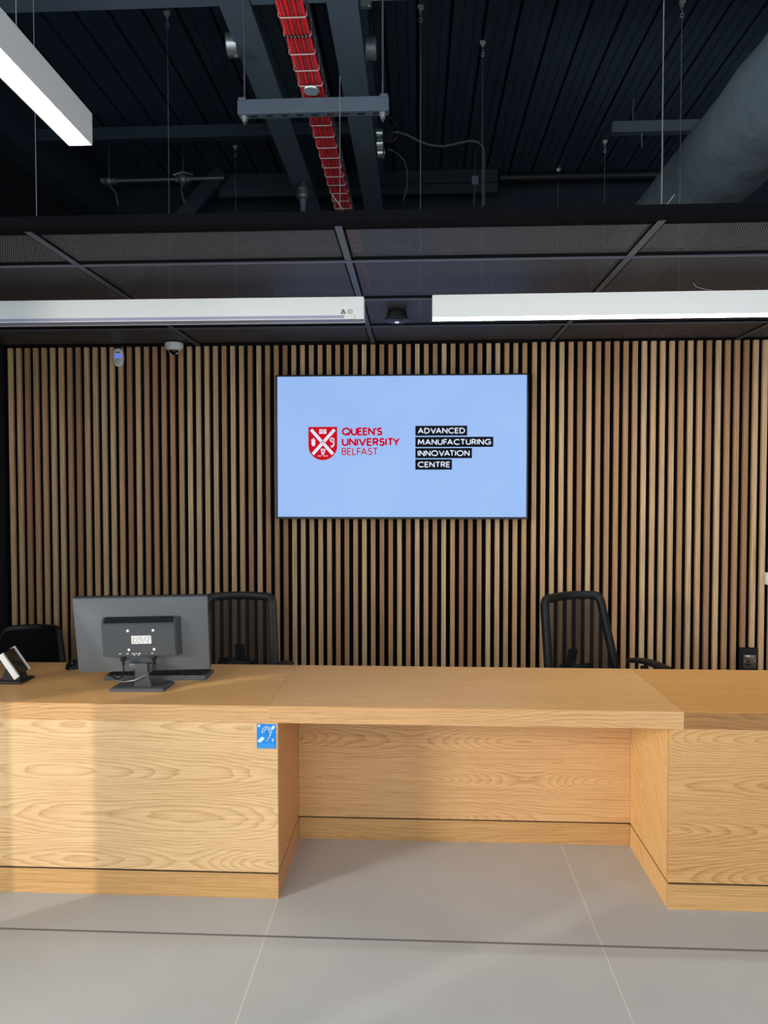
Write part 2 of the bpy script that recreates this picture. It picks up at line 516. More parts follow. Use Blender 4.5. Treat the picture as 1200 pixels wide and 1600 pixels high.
# ------------------------------------------------------------------ mesh ceiling
ZC = 2.60
gx = [-2.87, -1.5, -0.298, 0.905, 2.11, 3.31, 4.5]
gy = [2.69, 3.087, 3.70, 4.30, 4.79]
places = ['far left', 'left of centre', 'over the screen', 'right of centre', 'far right', 'beyond the right edge']
rows = ['front row above the lamps', 'second row above the lamps', 'third row behind the lamps', 'back row against the slatted wall']
for j in range(4):
    for i in range(5):
        x0, x1, y0, y1 = gx[i] + 0.012, gx[i + 1] - 0.012, gy[j] + 0.012, gy[j + 1] - 0.012
        r = thing('mesh_ceiling_panel', 'dark expanded metal mesh ceiling panel, %s, %s' % (places[i], rows[j]), 'ceiling panel',
                  ((x0 + x1) / 2, (y0 + y1) / 2, ZC), 0, 'mesh ceiling panels over the reception desk')
        w, d = (x1 - x0) / 2, (y1 - y0) / 2
        b = B()
        poly(b, [(-w, -d, 0.004), (w, -d, 0.004), (w, d, 0.004), (-w, d, 0.004)])
        obj('mesh_sheet', b, M_MESH, r)
        b = B()
        for q in ((-w, w, -d, -d + 0.02), (-w, w, d - 0.028, d), (-w, -w + 0.01, -d, d), (w - 0.01, w, -d, d)):
            box(b, q[0], q[1], q[2], q[3], 0.0, 0.022)
        obj('panel_rim', b, M_FASCIA, r)
g = thing('ceiling_grid', 'grey metal grid of runners carrying the mesh ceiling panels', 'ceiling grid', (0, 2.68, ZC))
for i in range(1, 6):
    b = B(); box(b, gx[i] - 0.014, gx[i] + 0.014, 0.0, 2.11, -0.003, 0.0)
    box(b, gx[i] - 0.003, gx[i] + 0.003, 0.0, 2.11, 0.0, 0.035)
    obj('long_runner', b, M_GRID, g)
for j in range(1, 4):
    b = B(); box(b, -2.87, 4.5, gy[j] - 2.68 - 0.009, gy[j] - 2.68 + 0.009, -0.0065, -0.0035)
    box(b, -2.87, 4.5, gy[j] - 2.68 - 0.002, gy[j] - 2.68 + 0.002, -0.0035, 0.03)
    obj('cross_runner', b, M_GRID, g)
b = B(); box(b, -2.875, 4.6, 2.640, 2.676, 2.600, 2.642, bevel=0.002)
box(b, -2.875, 4.6, 2.640, 2.692, 2.598, 2.602)
tag(obj('ceiling_edge_trim', b, M_FASCIA), 'black metal edge trim along the front of the mesh ceiling', 'trim')

# ------------------------------------------------------------------ roof steel
def ibeam_y(name, label, xc, w, z, d, y0, y1, m, cat='beam'):
    b = B()
    box(b, xc - w / 2, xc + w / 2, y0, y1, z, z + 0.012)
    box(b, xc - 0.005, xc + 0.005, y0, y1, z + 0.012, z + d - 0.012)
    box(b, xc - w / 2, xc + w / 2, y0, y1, z + d - 0.012, z + d)
    return tag(obj(name, b, m), label, cat)
ibeam_y('roof_beam', 'blue-grey steel roof beam running left of the red cables', -0.903, 0.155, 4.0, 0.385, -4.3, 6.48, M_STEEL)
ibeam_y('roof_beam', 'blue-grey steel roof beam running right of the red cables', -0.370, 0.155, 4.0, 0.385, -4.3, 6.48, M_STEEL)
ibeam_y('roof_beam', 'dark steel roof beam high at far left beside the lit hanging lamp', -2.83 + 0.04, 0.17, 3.95, 0.43, -4.3, 6.48, M_STEEL_D)
b = B()
box(b, -2.87, -0.985, 3.33, 3.53, 4.005, 4.02); box(b, -0.285, 5.0, 3.33, 3.53, 4.005, 4.02)
box(b, -2.87, -0.985, 3.425, 3.435, 4.02, 4.38); box(b, -0.285, 5.0, 3.425, 3.435, 4.02, 4.38)
box(b, -0.89, -0.383, 3.425, 3.435, 4.02, 4.38)
box(b, -0.82, -0.45, 3.33, 3.53, 4.005, 4.02)
tag(obj('cross_beam', b, M_STEEL), 'blue-grey steel cross beam along the top edge of the picture', 'beam')
# high cross channel, visible between left beam and deck
b = B()
box(b, -2.87, -0.908, 5.08, 5.14, 4.15, 4.23); box(b, -2.87, -0.908, 5.08, 5.145, 4.145, 4.15)
tag(obj('cross_channel', b, M_STEEL_D), 'dark steel channel crossing behind the left hanging wire', 'channel')
b = B()
box(b, -0.898, -0.375, 5.08, 5.14, 4.15, 4.23); box(b, -0.898, -0.375, 5.08, 5.145, 4.145, 4.15)
tag(obj('cross_channel', b, M_STEEL_D), 'short dark steel channel between the two roof beams behind the red cables', 'channel')
# right duct support channel
r = thing('support_channel', 'blue-grey steel support channel high up left of the big duct', 'channel', (1.39, 5.16, 4.15))
b = B(); box(b, 0, 0.95, 0, 0.05, 0.0, 0.075); box(b, 0, 0.95, -0.004, 0.054, -0.004, 0.0); obj('channel', b, M_CHAN, r)
b = B(); tube(b, [(0.21, 0.025, -0.10), (0.21, 0.025, 0.0)], 0.005); obj('threaded_stub', b, M_GALV_D, r)
b = B(); tube(b, [(0.36, 0.025, -0.385), (0.36, 0.025, 0.0)], 0.005); obj('threaded_rod', b, M_WIRE_D, r)
for xx in (0.15, 0.75):
    b = B(); tube(b, [(xx, 0.03, 0.07), (xx, 0.03, 0.25)], 0.006); obj('hanger_rod', b, M_WIRE_D, r)

# rear members seen under the deck end
b = B(); box(b, -0.98, 0.70, 6.26, 6.30, 4.20, 4.40); box(b, -0.98, 0.70, 6.235, 6.26, 4.28, 4.287)
tag(obj('rear_purlin', b, mat('navy_purlin', (34, 46, 58), 0.6)), 'dim blue-grey steel purlin at the back above the screen', 'beam')
b = B(); box(b, -1.75, -1.02, 6.22, 6.26, 4.19, 4.39)
tag(obj('rear_purlin', b, M_STEEL_D), 'dim blue-grey steel purlin at the back left of the red cables', 'beam')
b = B(); tube(b, [(0.72, 6.28, 4.33), (3.6, 6.28, 4.33)], 0.04, 12)
tag(obj('dark_pipe', b, mat('dark_pipe_paint', (26, 28, 32), 0.5), smooth=True), 'dark pipe under the deck end, running right to the duct', 'pipe')
b = B(); tube(b, [(-1.70, 6.16, 4.39), (-2.75, 6.16, 3.2)], 0.1, 4, flat=(0.03, 0.075))
tag(obj('diagonal_brace', b, M_STEEL_D), 'dim diagonal steel brace behind the left pipe end', 'brace')

# insulated duct
b = B()
pts = [(1.77, y0, 3.51 + 0.004 * math.sin(y0 * 9)) for y0 in [-4.2 + 0.2 * i for i in range(54)]]
tube(b, pts, [0.25 + 0.005 * math.sin(i * 2.3) for i in range(54)], 48)
tag(obj('air_duct', b, M_DUCT, smooth=True), 'large round blue-grey wrapped air duct at top right', 'duct')

# trapeze channel
r = thing('trapeze_bracket', 'slotted steel channel bracket hung on two rods under the red cables', 'bracket', (-0.418, 2.85, 3.115))
b = B(); box(b, -0.305, 0.305, 0.0, 0.042, 0.0, 0.058, bevel=0.003)
box(b, -0.30, -0.27, -0.003, 0.045, 0.05, 0.064); box(b, 0.27, 0.30, -0.003, 0.045, 0.05, 0.064)
obj('channel', b, M_CHAN, r)
for k in range(9):
    b = B(); box(b, -0.255 + k * 0.062, -0.228 + k * 0.062, 0.015, 0.027, -0.0012, 0.0); obj('slot', b, M_BLACK, r)
for s in (-0.28, 0.28):
    b = B(); tube(b, [(s, 0.021, -0.035), (s, 0.021, 1.27)], 0.004, 8); obj('threaded_rod', b, M_WIRE_D, r)
    b = B(); lathe(b, [(0, -0.022), (0.010, -0.022), (0.010, -0.010), (0.016, -0.008), (0.016, 0.0), (0, 0.0)], 6, Matrix.Translation((s, 0.021, -0.001)))
    obj('nut', b, M_GALV, r)

# cable basket
TX, TZ = -0.418, 3.185
r = thing('cable_basket', 'wire basket tray carrying the red cables between the roof beams', 'cable tray', (TX, 0, TZ))
yb = [1.4 + 0.1 * i for i in range(50)]
y = 2.293
ys = []
k = 0
while y < 5.6: ys.append(y); y += 0.1
ys = [1.993, 2.093, 2.193] + ys
for y in ys:
    cross = B(); tube(cross, [(-0.048, y, 0.06), (-0.048, y, 0.006), (-0.042, y, 0.0), (0.042, y, 0.0), (0.048, y, 0.006), (0.048, y, 0.06)], 0.0022, 6); obj('cross_wire', cross, M_WIRE, r)
for xx, zz in ((-0.025, 0.004), (0.0, 0.004), (0.025, 0.004)):
    lng = B(); tube(lng, [(xx, 1.95, zz), (xx, 5.65, zz)], 0.002, 6); obj('long_wire', lng, M_WIRE_D, r)
for xx in (-0.050, 0.050):
    for zz in (0.02, 0.04, 0.06):
        lng = B(); tube(lng, [(xx, 1.95, zz), (xx, 5.65, zz)], 0.002, 6); obj('long_wire', lng, M_WIRE_D, r)
b = B()
lathe(b, [(0, -0.0095), (0.03, -0.009), (0.032, -0.004), (0, -0.004)], 16, Matrix.Translation((0, 2.815, 0)))
obj('holding_clip', b, M_GALV, r)
pos = [(-0.0385, 0.0119), (-0.026, 0.0115), (-0.013, 0.012), (0.0, 0.0115), (0.013, 0.012), (0.026, 0.0115), (0.0385, 0.0119),
       (-0.033, 0.024), (-0.019, 0.0245), (-0.006, 0.024), (0.007, 0.0245), (0.020, 0.024), (0.033, 0.0245)]
for i, (px, pz) in enumerate(pos):
    b = B()
    ph = random.random() * 6
    pts = [(px + 0.0008 * math.sin(yy * 5), yy, pz + 0.0025 + 0.0006 * math.sin(yy * 7)) for yy in [1.95 + 0.074 * q for q in range(51)]]
    tube(b, pts, 0.0060, 8)
    o = obj('red_cable', b, M_RED, smooth=True); o.location = (TX, 0, TZ)
    tag(o, 'thin red cable lying with others in the wire basket tray', 'cable', 'red cables in the wire basket tray')
# cable ties, curl of white wire
for q, yy in enumerate((2.493, 3.705, 4.0)):
    b = B()
    for s in range(7): box(b, -0.045 + s * 0.013, -0.037 + s * 0.013, yy - 0.006, yy + 0.004, -0.0035, 0.001)
    o = obj('cable_tie', b, M_BLACK); o.location = (TX, 0, TZ)
    tag(o, ['black cable ties on the basket, nearest to the camera', 'black cable ties on the basket just beyond the bracket', 'black cable ties on the basket farthest from the camera'][q], 'cable tie', 'cable ties on the basket')
b = B(); tube(b, [(-0.035, 3.80, -0.006), (-0.02, 3.85, -0.012), (0.0, 3.93, -0.018), (0.01, 4.03, -0.02), (0.012, 4.13, -0.016)], 0.0028, 6)
o = obj('white_lead', b, M_WHITE2); o.location = (TX, 0, TZ)
tag(o, 'short white lead curling under the far end of the cable basket', 'cable')

# ------------------------------------------------------------------ services in the void
def drum(label, x, y, z, w, rad, m, parts=1):
    r = thing('round_conduit_box', label, 'conduit box', (x, y, z), 0, None)
    MX = Matrix.Rotation(PI / 2, 4, 'Y')
    b = B()
    lathe(b, [(0, -w / 2), (rad, -w / 2), (rad * 1.04, -w / 2 + 0.004), (rad, -w / 2 + 0.009), (rad, w / 2 - 0.008), (rad * 0.93, w / 2), (0, w / 2)], 24, MX)
    obj('body', b, m, r, smooth=True)
    b = B(); lathe(b, [(0, 0), (0.008, 0), (0.008, 0.012), (0, 0.014)], 8, Matrix.Translation((w / 2 - 0.01, 0, -rad - 0.004)) )
    obj('screw', b, m, r)
    if rad > 0.04:
        b = B(); tube(b, [(0, 0, rad * 0.9), (0, 0.0, rad + 0.12)], 0.004, 6); obj('hanger', b, M_WIRE_D, r)
    return r
drum('bright silver conduit box peeping out left of the left roof beam', -1.00, 3.86, 4.02, 0.055, 0.062, M_GALV)
drum('bright silver conduit box at the top edge beside the right roof beam', -0.258, 3.60, 4.08, 0.055, 0.055, M_GALV)
drum('dim silver conduit box beside the right roof beam below the bright one', -0.256, 3.98, 4.055, 0.06, 0.062, M_GALV_D)
for q, (v, s, yy) in enumerate((('topmost', 0.10, 4.97), ('middle', 0.03, 4.97), ('lowest', -0.035, 4.97))):
    drum('shiny silver conduit box beside the bracket end, %s of a stack of three' % v, -0.262 + q * 0.006, yy, 3.985 + s, 0.05, 0.031, M_GALV)
b = B(); box(b, -0.236, -0.228, 4.93, 4.99, 3.88, 4.16); box(b, -0.225, -0.17, 4.93, 4.99, 4.0, 4.12)
tag(obj('mounting_plate', b, M_BLACK), 'dark mounting plate behind the stack of three silver boxes', 'bracket')
# sensor under the left beam
r = thing('pendant_sensor', 'silver cylindrical sensor hanging under the left roof beam far back', 'sensor', (-0.885, 5.5, 3.86))
b = B(); lathe(b, [(0, 0), (0.045, 0), (0.052, 0.01), (0.052, 0.03), (0.047, 0.034), (0.047, 0.05), (0.052, 0.055), (0.052, 0.075), (0.03, 0.10), (0.018, 0.135), (0, 0.135)], 24); obj('body', b, M_GALV_D, r, smooth=True)
b = B(); lathe(b, [(0, -0.10), (0.02, -0.10), (0.024, -0.03), (0.03, 0.0), (0, 0.0)], 16); obj('lower_stem', b, M_STEEL, r, smooth=True)
# conduit pipe with fittings, far left
r = thing('sprinkler_pipe', 'thin shiny pipe with two round fittings, dim void at left', 'pipe', (-2.46, 5.6, 4.075))
b = B(); tube(b, [(0, 0, 0), (0.93, 0, 0.005)], 0.014, 12); obj('pipe', b, M_GALV_D, r, smooth=True)
for q, xx in enumerate((0.0, 0.60)):
    b = B(); bmesh.ops.create_uvsphere(b, u_segments=16, v_segments=10, radius=0.045 - 0.01 * (q == 0), matrix=Matrix.Translation((xx, 0, 0)))
    lathe(b, [(0, -0.06), (0.026, -0.06), (0.026, 0.06), (0, 0.06)], 12, Matrix.Translation((xx, 0, 0)) @ Matrix.Rotation(PI / 2, 4, 'Y'))
    obj('fitting', b, M_GALV_D, r, smooth=True)
    b = B(); tube(b, [(xx, -0.01, -0.03), (xx + (0.06 if q == 0 else -0.01), -0.02, -0.10), (xx + (0.08 if q == 0 else 0.02), -0.02, -0.20)], 0.008, 8); obj('drop_lead', b, M_GALV_D, r)
    b = B(); tube(b, [(xx, 0, 0.03), (xx, 0, 0.32)], 0.006, 8); obj('hanger_rod', b, M_WIRE_D, r)
b = B(); tube(b, [(0.52, 0, 0.035), (0.60, 0, 0.06), (0.68, 0, 0.035)], 0.01, 8); obj('clamp', b, M_GALV_D, r)
# flexible conduit sweeping right
b = B()
def vp(u, v, y):   # place a traced outline at its own distance (world point)
    return ((u - 651.4) / 1101.0 * y, y, 1.6 + (767.0 - v) / 1101.0 * y)
cp = [vp(608, 217, 5.0), vp(620, 215, 5.0), vp(636, 220, 5.0), vp(652, 229, 5.02), vp(670, 236, 5.05), vp(690, 239, 5.05), vp(712, 235, 5.05), vp(733, 231, 5.05), vp(746, 234, 5.05), vp(753, 243, 5.05), vp(754, 262, 5.05), vp(754, 330, 5.05)]
tube(b, cp, 0.008, 8)
tag(obj('flexible_conduit', b, M_WIRE_D, smooth=True), 'grey flexible conduit curving right from the stacked silver boxes', 'conduit')
for q, cpts in enumerate(([(588, 184), (602, 187), (612, 194), (620, 207)], [(612, 231), (620, 224), (621, 214)], [(606, 240), (614, 244), (624, 250), (632, 260), (636, 275), (636, 300), (630, 320)])):
    b = B(); tube(b, [vp(u, v, 4.985 if _k < 2 else 5.05) for _k, (u, v) in enumerate(cpts)], 0.0045, 6)
    tag(obj('thin_lead', b, M_WIRE_D), ['thin dark lead arching above the stacked silver boxes', 'thin dark lead looping close behind the stacked silver boxes', 'thin dark lead drooping below the stacked silver boxes'][q], 'cable')
r = thing('inline_switch', 'small grey inline box hanging before the back purlin', 'switch', vp(740, 292, 5.9))
b = B(); box(b, -0.026, 0.026, -0.02, 0.02, -0.035, 0.035, bevel=0.004); obj('body', b, M_STEEL, r)
b = B(); tube(b, [(0, 0, 0.03), (0, 0, 0.33)], 0.005, 6); tube(b, [(0, 0, -0.03), (-0.01, 0, -0.2)], 0.008, 6); obj('lead', b, M_WIRE_D, r)

# hanging wires with hooks
def hang_wire(label, x, y, ztop, zbot, hook=True, rad=0.0018, m=None, name='suspension_wire'):
    r = thing(name, label, 'wire', (x, y, zbot), 0, 'thin suspension wires above the mesh ceiling')
    b = B(); h = ztop - zbot
    tube(b, [(0, 0, 0), (0, 0, h - (0.09 if hook else 0))], rad, 6); obj('wire', b, m or M_SUSP, r)
    if hook:
        b = B()
        box(b, -0.018, 0.018, -0.012, 0.012, h - 0.018, h, bevel=0.003); box(b, -0.008, 0.008, -0.006, 0.006, h - 0.034, h - 0.016)
        obj('clip', b, M_HOOK, r)
        b = B()
        loop = [(0.009 * math.sin(a), 0, h - 0.082 + 0.012 * math.cos(a)) for a in [i * PI / 6 for i in range(12)]]
        tube(b, loop, 0.0026, 6, closed=True)
        tube(b, [(0, 0, h - 0.07), (0.006, 0, h - 0.058), (-0.005, 0, h - 0.046), (0.0, 0, h - 0.034)], 0.0026, 6)
        obj('hook', b, M_HOOK, r, smooth=True)
    return r
hang_wire('suspension wire with bright hook at upper left, left of the roof beams', -1.46, 4.14, 4.40, 2.622)
hang_wire('short suspension wire with small hook, low beside the left roof beam', -1.475, 5.74, 4.40, 2.70)
hang_wire('suspension wire with hook at the top edge, right of the roof beams', 0.019, 4.16, 4.40, 2.622)
hang_wire('very thin wire with tiny bright fixing, right of the flexible conduit', 0.407, 4.50, 4.40, 2.622, rad=0.0012)
hang_wire('short suspension wire with hook, right of the back purlin', 1.225, 6.28, 4.40, 2.70)
hang_wire('suspension wire with hook below the duct support channel', 1.500, 5.80, 4.40, 2.70)
hang_wire('suspension wire with hook at the top edge close to the duct', 1.512, 4.19, 4.40, 2.622)
hang_wire('long bright suspension wire crossing the right support channel', 0.915, 2.72, 4.0, 2.64, hook=False, rad=0.0022)
hang_wire('long wire passing right in front of the right roof beam', -0.295, 2.72, 3.18, 2.64, hook=False, rad=0.0012)
hang_wire('suspension wire behind the lit hanging lamp at far left', -1.485, 2.72, 4.0, 2.64, hook=False, rad=0.0016)
b = B(); tube(b, [(0.925, 2.70, 2.66), (0.955, 2.70, 2.70)], 0.002, 6)
tag(obj('wire_tail', b, M_SUSP), 'short stray wire tail at the foot of the long bright wire', 'wire')

# ------------------------------------------------------------------ linear lamps
def lamp(label, L, w, h, loc, rz, diff, mwhite):
    r = thing('linear_lamp', label, 'lamp', loc, rz, 'white linear lamps')
    b = B()
    box(b, 0, L, -w / 2, -w / 2 + 0.003, 0, h); box(b, 0, L, w / 2 - 0.003, w / 2, 0, h)
    box(b, 0, L, -w / 2 + 0.003, w / 2 - 0.003, h - 0.003, h)
    obj('housing', b, mwhite, r)
    b = B(); box(b, 0.003, L - 0.003, -w / 2 + 0.003, w / 2 - 0.003, 0.0015, 0.008); obj('diffuser', b, diff, r)
    for xx in (-0.0025, L):
        b = B(); box(b, xx, xx + 0.0025, -w / 2, w / 2, 0, h, bevel=0.0008, seg=1); obj('end_cap', b, mwhite, r)
    return r
lz = 2.400
l1 = lamp('long white linear lamp, switched off, above the computer monitor', 2.55, 0.075, 0.103, (-2.80, 3.325, lz), R(0.25), M_DIFF_OFF, M_WHITE)
l2 = lamp('long white linear lamp, lit, in front of the mesh ceiling at right', 3.0, 0.075, 0.103, (0.073, 3.325, lz), R(-0.35), M_DIFF_B, M_WHITE)
l3 = lamp('lit white linear lamp running towards the camera at top left', 3.4, 0.076, 0.098, (-1.057, 2.2, 2.685), R(-90), M_DIFF_A, M_WHITE)
# warning marks on the switched-off lamp
r = l1
b = B(); yq = -0.0385
tri = [(2.445, yq, 0.026), (2.467, yq, 0.026), (2.456, yq, 0.045)]
for a_, c_ in zip(tri, tri[1:] + tri[:1]): tube(b, [a_, c_], 0.0016, 6)
tube(b, [(2.456, yq, 0.030), (2.456, yq, 0.038)], 0.0016, 6)
obj('warning_mark', b, M_BLACK, r)
b = B()
for rad in (0.010, 0.005):
    tube(b, [(2.488 + rad * 1.2 * math.cos(a), yq, 0.035 + rad * math.sin(a)) for a in [i * PI / 8 for i in range(16)]], 0.0009, 5, closed=True)
obj('round_mark', b, mat('grey_print', (120, 124, 122), 0.6), r)
b = B(); box(b, 0.0, 2.46, yq + 0.0003, yq + 0.0015, 0.004, 0.018); obj('lavender_strip', b, M_DIFF_OFF, r)
b = B(); box(b, 2.485, 2.51, yq - 0.003, yq + 0.001, 0.0, 0.016, bevel=0.002); obj('end_clip', b, M_WHITE2, r)
# suspension brackets above the lamps
for nm, xs in ((l1, (2.13,)), (l2, (0.25,))):
    for xx in xs:
        for dx in (0, 0.03):
            b = B(); tube(b, [(xx + dx, 0, 0.10), (xx + dx, 0, 0.185), (xx + dx + 0.006, 0.01, 0.199)], 0.0018, 6); obj('suspension_bracket', b, M_WIRE_D, nm)
for yy, zz in ((0.62, 1.7), (0.35, 1.7)):
    b = B(); tube(b, [(yy, 0, 0.095), (yy, 0, zz)], 0.0013, 6); obj('suspension_cable', b, M_SUSP, l3)
b = B(); tube(b, [(1.255, 3.30, 2.545), (1.265, 3.29, 2.525), (1.30, 3.285, 2.512), (1.34, 3.29, 2.508)], 0.0016, 6)
tag(obj('stray_wire', b, M_SUSP), 'small stray white wire end on top of the lit right lamp', 'wire')

# ------------------------------------------------------------------ ceiling speaker, dome camera, detector
r = thing('ceiling_speaker', 'round black ceiling device with a white centre, between the two long lamps', 'ceiling device', (-0.112, 3.95, 2.598))
b = B(); lathe(b, [(0, 0), (0.052, 0), (0.056, -0.012), (0.056, -0.035), (0.068, -0.040), (0.068, -0.050), (0.055, -0.058), (0, -0.060)], 40); obj('body', b, M_BLACK, r, smooth=True)
b = B(); lathe(b, [(0, -0.059), (0.013, -0.0595), (0.012, -0.064), (0, -0.066)], 24); obj('indicator', b, mat('pale_indicator', (230, 235, 240), 0.3, emit=(230, 235, 245), estr=0.5), r, smooth=True)
r = thing('dome_camera', 'white dome security camera on the ceiling at the slatted wall', 'security camera', (-1.632, 4.70, 2.592))
b = B(); lathe(b, [(0, 0), (0.058, 0), (0.061, -0.008), (0.060, -0.026), (0.052, -0.042), (0.038, -0.049), (0.034, -0.049)], 40); obj('housing', b, M_WHITE2, r, smooth=True)
b = B(); lathe(b, [(0.036, -0.045), (0.034, -0.058), (0.026, -0.070), (0.014, -0.077), (0, -0.079)], 32); obj('dome', b, M_BLACK_G, r, smooth=True)
b = B(); tube(b, [(-0.036, 0, -0.048), (-0.028, -0.012, -0.066), (-0.012, -0.018, -0.074)], 0.003, 6); obj('trim_arm', b, M_WHITE2, r); b = B(); tube(b, [(0.036, 0, -0.048), (0.03, -0.012, -0.066), (0.016, -0.018, -0.074)], 0.003, 6); obj('trim_arm', b, M_WHITE2, r)
r = thing('motion_detector', 'white wall motion detector with a blue light, high on the slats at left', 'motion detector', (-2.048, 4.80, 2.515))
b = B()
pr = []
for i in range(24):
    a = 2 * PI * i / 24
    ca, sa = math.cos(a), math.sin(a)
    pr.append((0.032 * math.copysign(abs(ca) ** 0.6, ca) * (0.96 if sa < 0 else 1), -0.001, 0.061 * math.copysign(abs(sa) ** 0.72, sa)))
poly(b, pr, (0, -0.036, 0))
bmesh.ops.bevel(b, geom=[e for e in b.edges if all(v.co.y < -0.03 for v in e.verts)], offset=0.008, segments=3, affect='EDGES')
obj('housing', b, M_WHITE2, r, smooth=True)
b = B(); box(b, -0.018, 0.02, -0.0395, -0.037, -0.004, 0.020, bevel=0.001); obj('blue_light', b, mat('blue_light', (60, 90, 240), 0.3, emit=(90, 120, 255), estr=0.9), r)
b = B(); box(b, -0.014, 0.016, -0.0385, -0.037, 0.030, 0.036); obj('name_badge', b, M_STEEL_D, r)
b = B(); lathe(b, [(0.022, -0.002), (0.020, 0.004), (0.012, 0.007), (0, 0.008)], 24, Matrix.Translation((0.0, -0.036, -0.028)) @ Matrix.Rotation(PI / 2, 4, 'X')); obj('lens', b, mat('milky_lens', (196, 200, 198), 0.3), r, smooth=True)
b = B(); box(b, -0.012, 0.012, -0.02, 0.0, 0.058, 0.075); obj('bracket', b, M_BLACK, r)

# ------------------------------------------------------------------ lettering built from strokes (geometric sans)
def arc(cx, cy, rx, ry, a0, a1, n=14):
    return [(cx + rx * math.cos(R(a0 + (a1 - a0) * i / n)), cy + ry * math.sin(R(a0 + (a1 - a0) * i / n))) for i in range(n + 1)]
G = {
 'A': (0.80, [[(0, 0), (0.40, 1), (0.80, 0)], [(0.14, 0.32), (0.66, 0.32)]]),
 'B': (0.56, [[(0.0, 0), (0.0, 1), (0.28, 1)] + arc(0.28, 0.765, 0.22, 0.235, 90, -90) + [(0, 0.53)], [(0.28, 0.53)] + arc(0.28, 0.265, 0.27, 0.265, 90, -90) + [(0, 0)]]),
 'C': (0.82, [arc(0.5, 0.5, 0.5, 0.5, 48, 312, 26)]),
 'D': (0.76, [[(0, 0), (0, 1), (0.26, 1)] + arc(0.26, 0.5, 0.5, 0.5, 90, -90, 20) + [(0, 0)]]),
 'E': (0.50, [[(0.50, 1), (0, 1), (0, 0), (0.50, 0)], [(0, 0.52), (0.44, 0.52)]]),
 'F': (0.48, [[(0.48, 1), (0, 1), (0, 0)], [(0, 0.5), (0.42, 0.5)]]),
 'G': (0.90, [arc(0.5, 0.5, 0.5, 0.5, 45, 318, 26) + [(0.88, 0.46), (0.52, 0.46)]]),
 'I': (0.0, [[(0, 0), (0, 1)]]),
 'L': (0.46, [[(0, 1), (0, 0), (0.46, 0)]]),
 'M': (0.90, [[(0, 0), (0.08, 1), (0.45, 0.25), (0.82, 1), (0.90, 0)]]),
 'N': (0.70, [[(0, 0), (0, 1), (0.70, 0), (0.70, 1)]]),
 'O': (1.0, [arc(0.5, 0.5, 0.5, 0.5, 0, 360, 32)]),
 'Q': (1.0, [arc(0.5, 0.5, 0.5, 0.5, 0, 360, 32), [(0.56, 0.30), (0.92, -0.04)]]),
 'R': (0.56, [[(0, 0), (0, 1), (0.28, 1)] + arc(0.28, 0.74, 0.26, 0.26, 90, -90) + [(0, 0.48)], [(0.26, 0.48), (0.56, 0)]]),
 'S': (0.52, [arc(0.28, 0.745, 0.23, 0.255, 35, 240, 14) + arc(0.24, 0.27, 0.28, 0.27, 60, -145, 14)]),
 'T': (0.60, [[(0, 1), (0.60, 1)], [(0.30, 1), (0.30, 0)]]),
 'U': (0.66, [[(0, 1), (0, 0.34)] + arc(0.33, 0.34, 0.33, 0.34, 180, 360, 16) + [(0.66, 1)]]),
 'V': (0.76, [[(0, 1), (0.38, 0), (0.76, 1)]]),
 'Y': (0.68, [[(0, 1), (0.34, 0.48), (0.68, 1)], [(0.34, 0.48), (0.34, 0)]]),
 "'": (0.06, [[(0.06, 1.06), (0.0, 0.78)]]),
 '1': (0.2, [[(0, 0.8), (0.2, 1), (0.2, 0)]]),
 '8': (0.5, [arc(0.25, 0.75, 0.2, 0.25, 0, 360, 14), arc(0.25, 0.25, 0.25, 0.25, 0, 360, 14)]),
 '4': (0.55, [[(0.4, 0), (0.4, 1), (0, 0.3), (0.55, 0.3)]]),
 '5': (0.5, [[(0.45, 1), (0.05, 1), (0.02, 0.55)] + arc(0.22, 0.32, 0.27, 0.32, 100, -140, 12)]),
 ' ': (0.3, []),
}
def strokes(bm, lines, w, y, org, sx, sy):
    """flat ribbons of width w in the XZ plane at depth y"""
    for ln in lines:
        P = [Vector((org[0] + p[0] * sx, org[1] + p[1] * sy)) for p in ln]
        for a_, c_ in zip(P, P[1:]):
            d = c_ - a_
            if d.length < 1e-7: continue
            d.normalize(); nrm = Vector((-d.y, d.x)) * w / 2
            q = [a_ + nrm, a_ - nrm, c_ - nrm, c_ + nrm]
            bm.faces.new([bm.verts.new((v.x, y, v.y)) for v in q])
        for p in P[1:-1]:
            bm.faces.new([bm.verts.new((p.x + w / 2 * math.cos(t_ * PI / 4), y, p.y + w / 2 * math.sin(t_ * PI / 4))) for t_ in range(8)])
def text(bm, s, x0, z0, width, hgt, w, y, gap=0.26):
    tot = sum(G[c][0] for c in s) + gap * (len(s) - 1)
    for a_, c_ in zip(s, s[1:]):
        if a_ + c_ in ('AV', 'VA', 'AT', 'TA', 'TY', 'FA'): tot -= 0.16
    sx = (width - w) / tot
    x = x0 + w / 2
    for i, c in enumerate(s):
        strokes(bm, G[c][1], w, y, (x, z0 + w / 2), sx, hgt - w)
        x += (G[c][0] + gap) * sx
        if s[i:i + 2] in ('AV', 'VA', 'AT', 'TA', 'TY', 'FA'): x -= 0.16 * sx

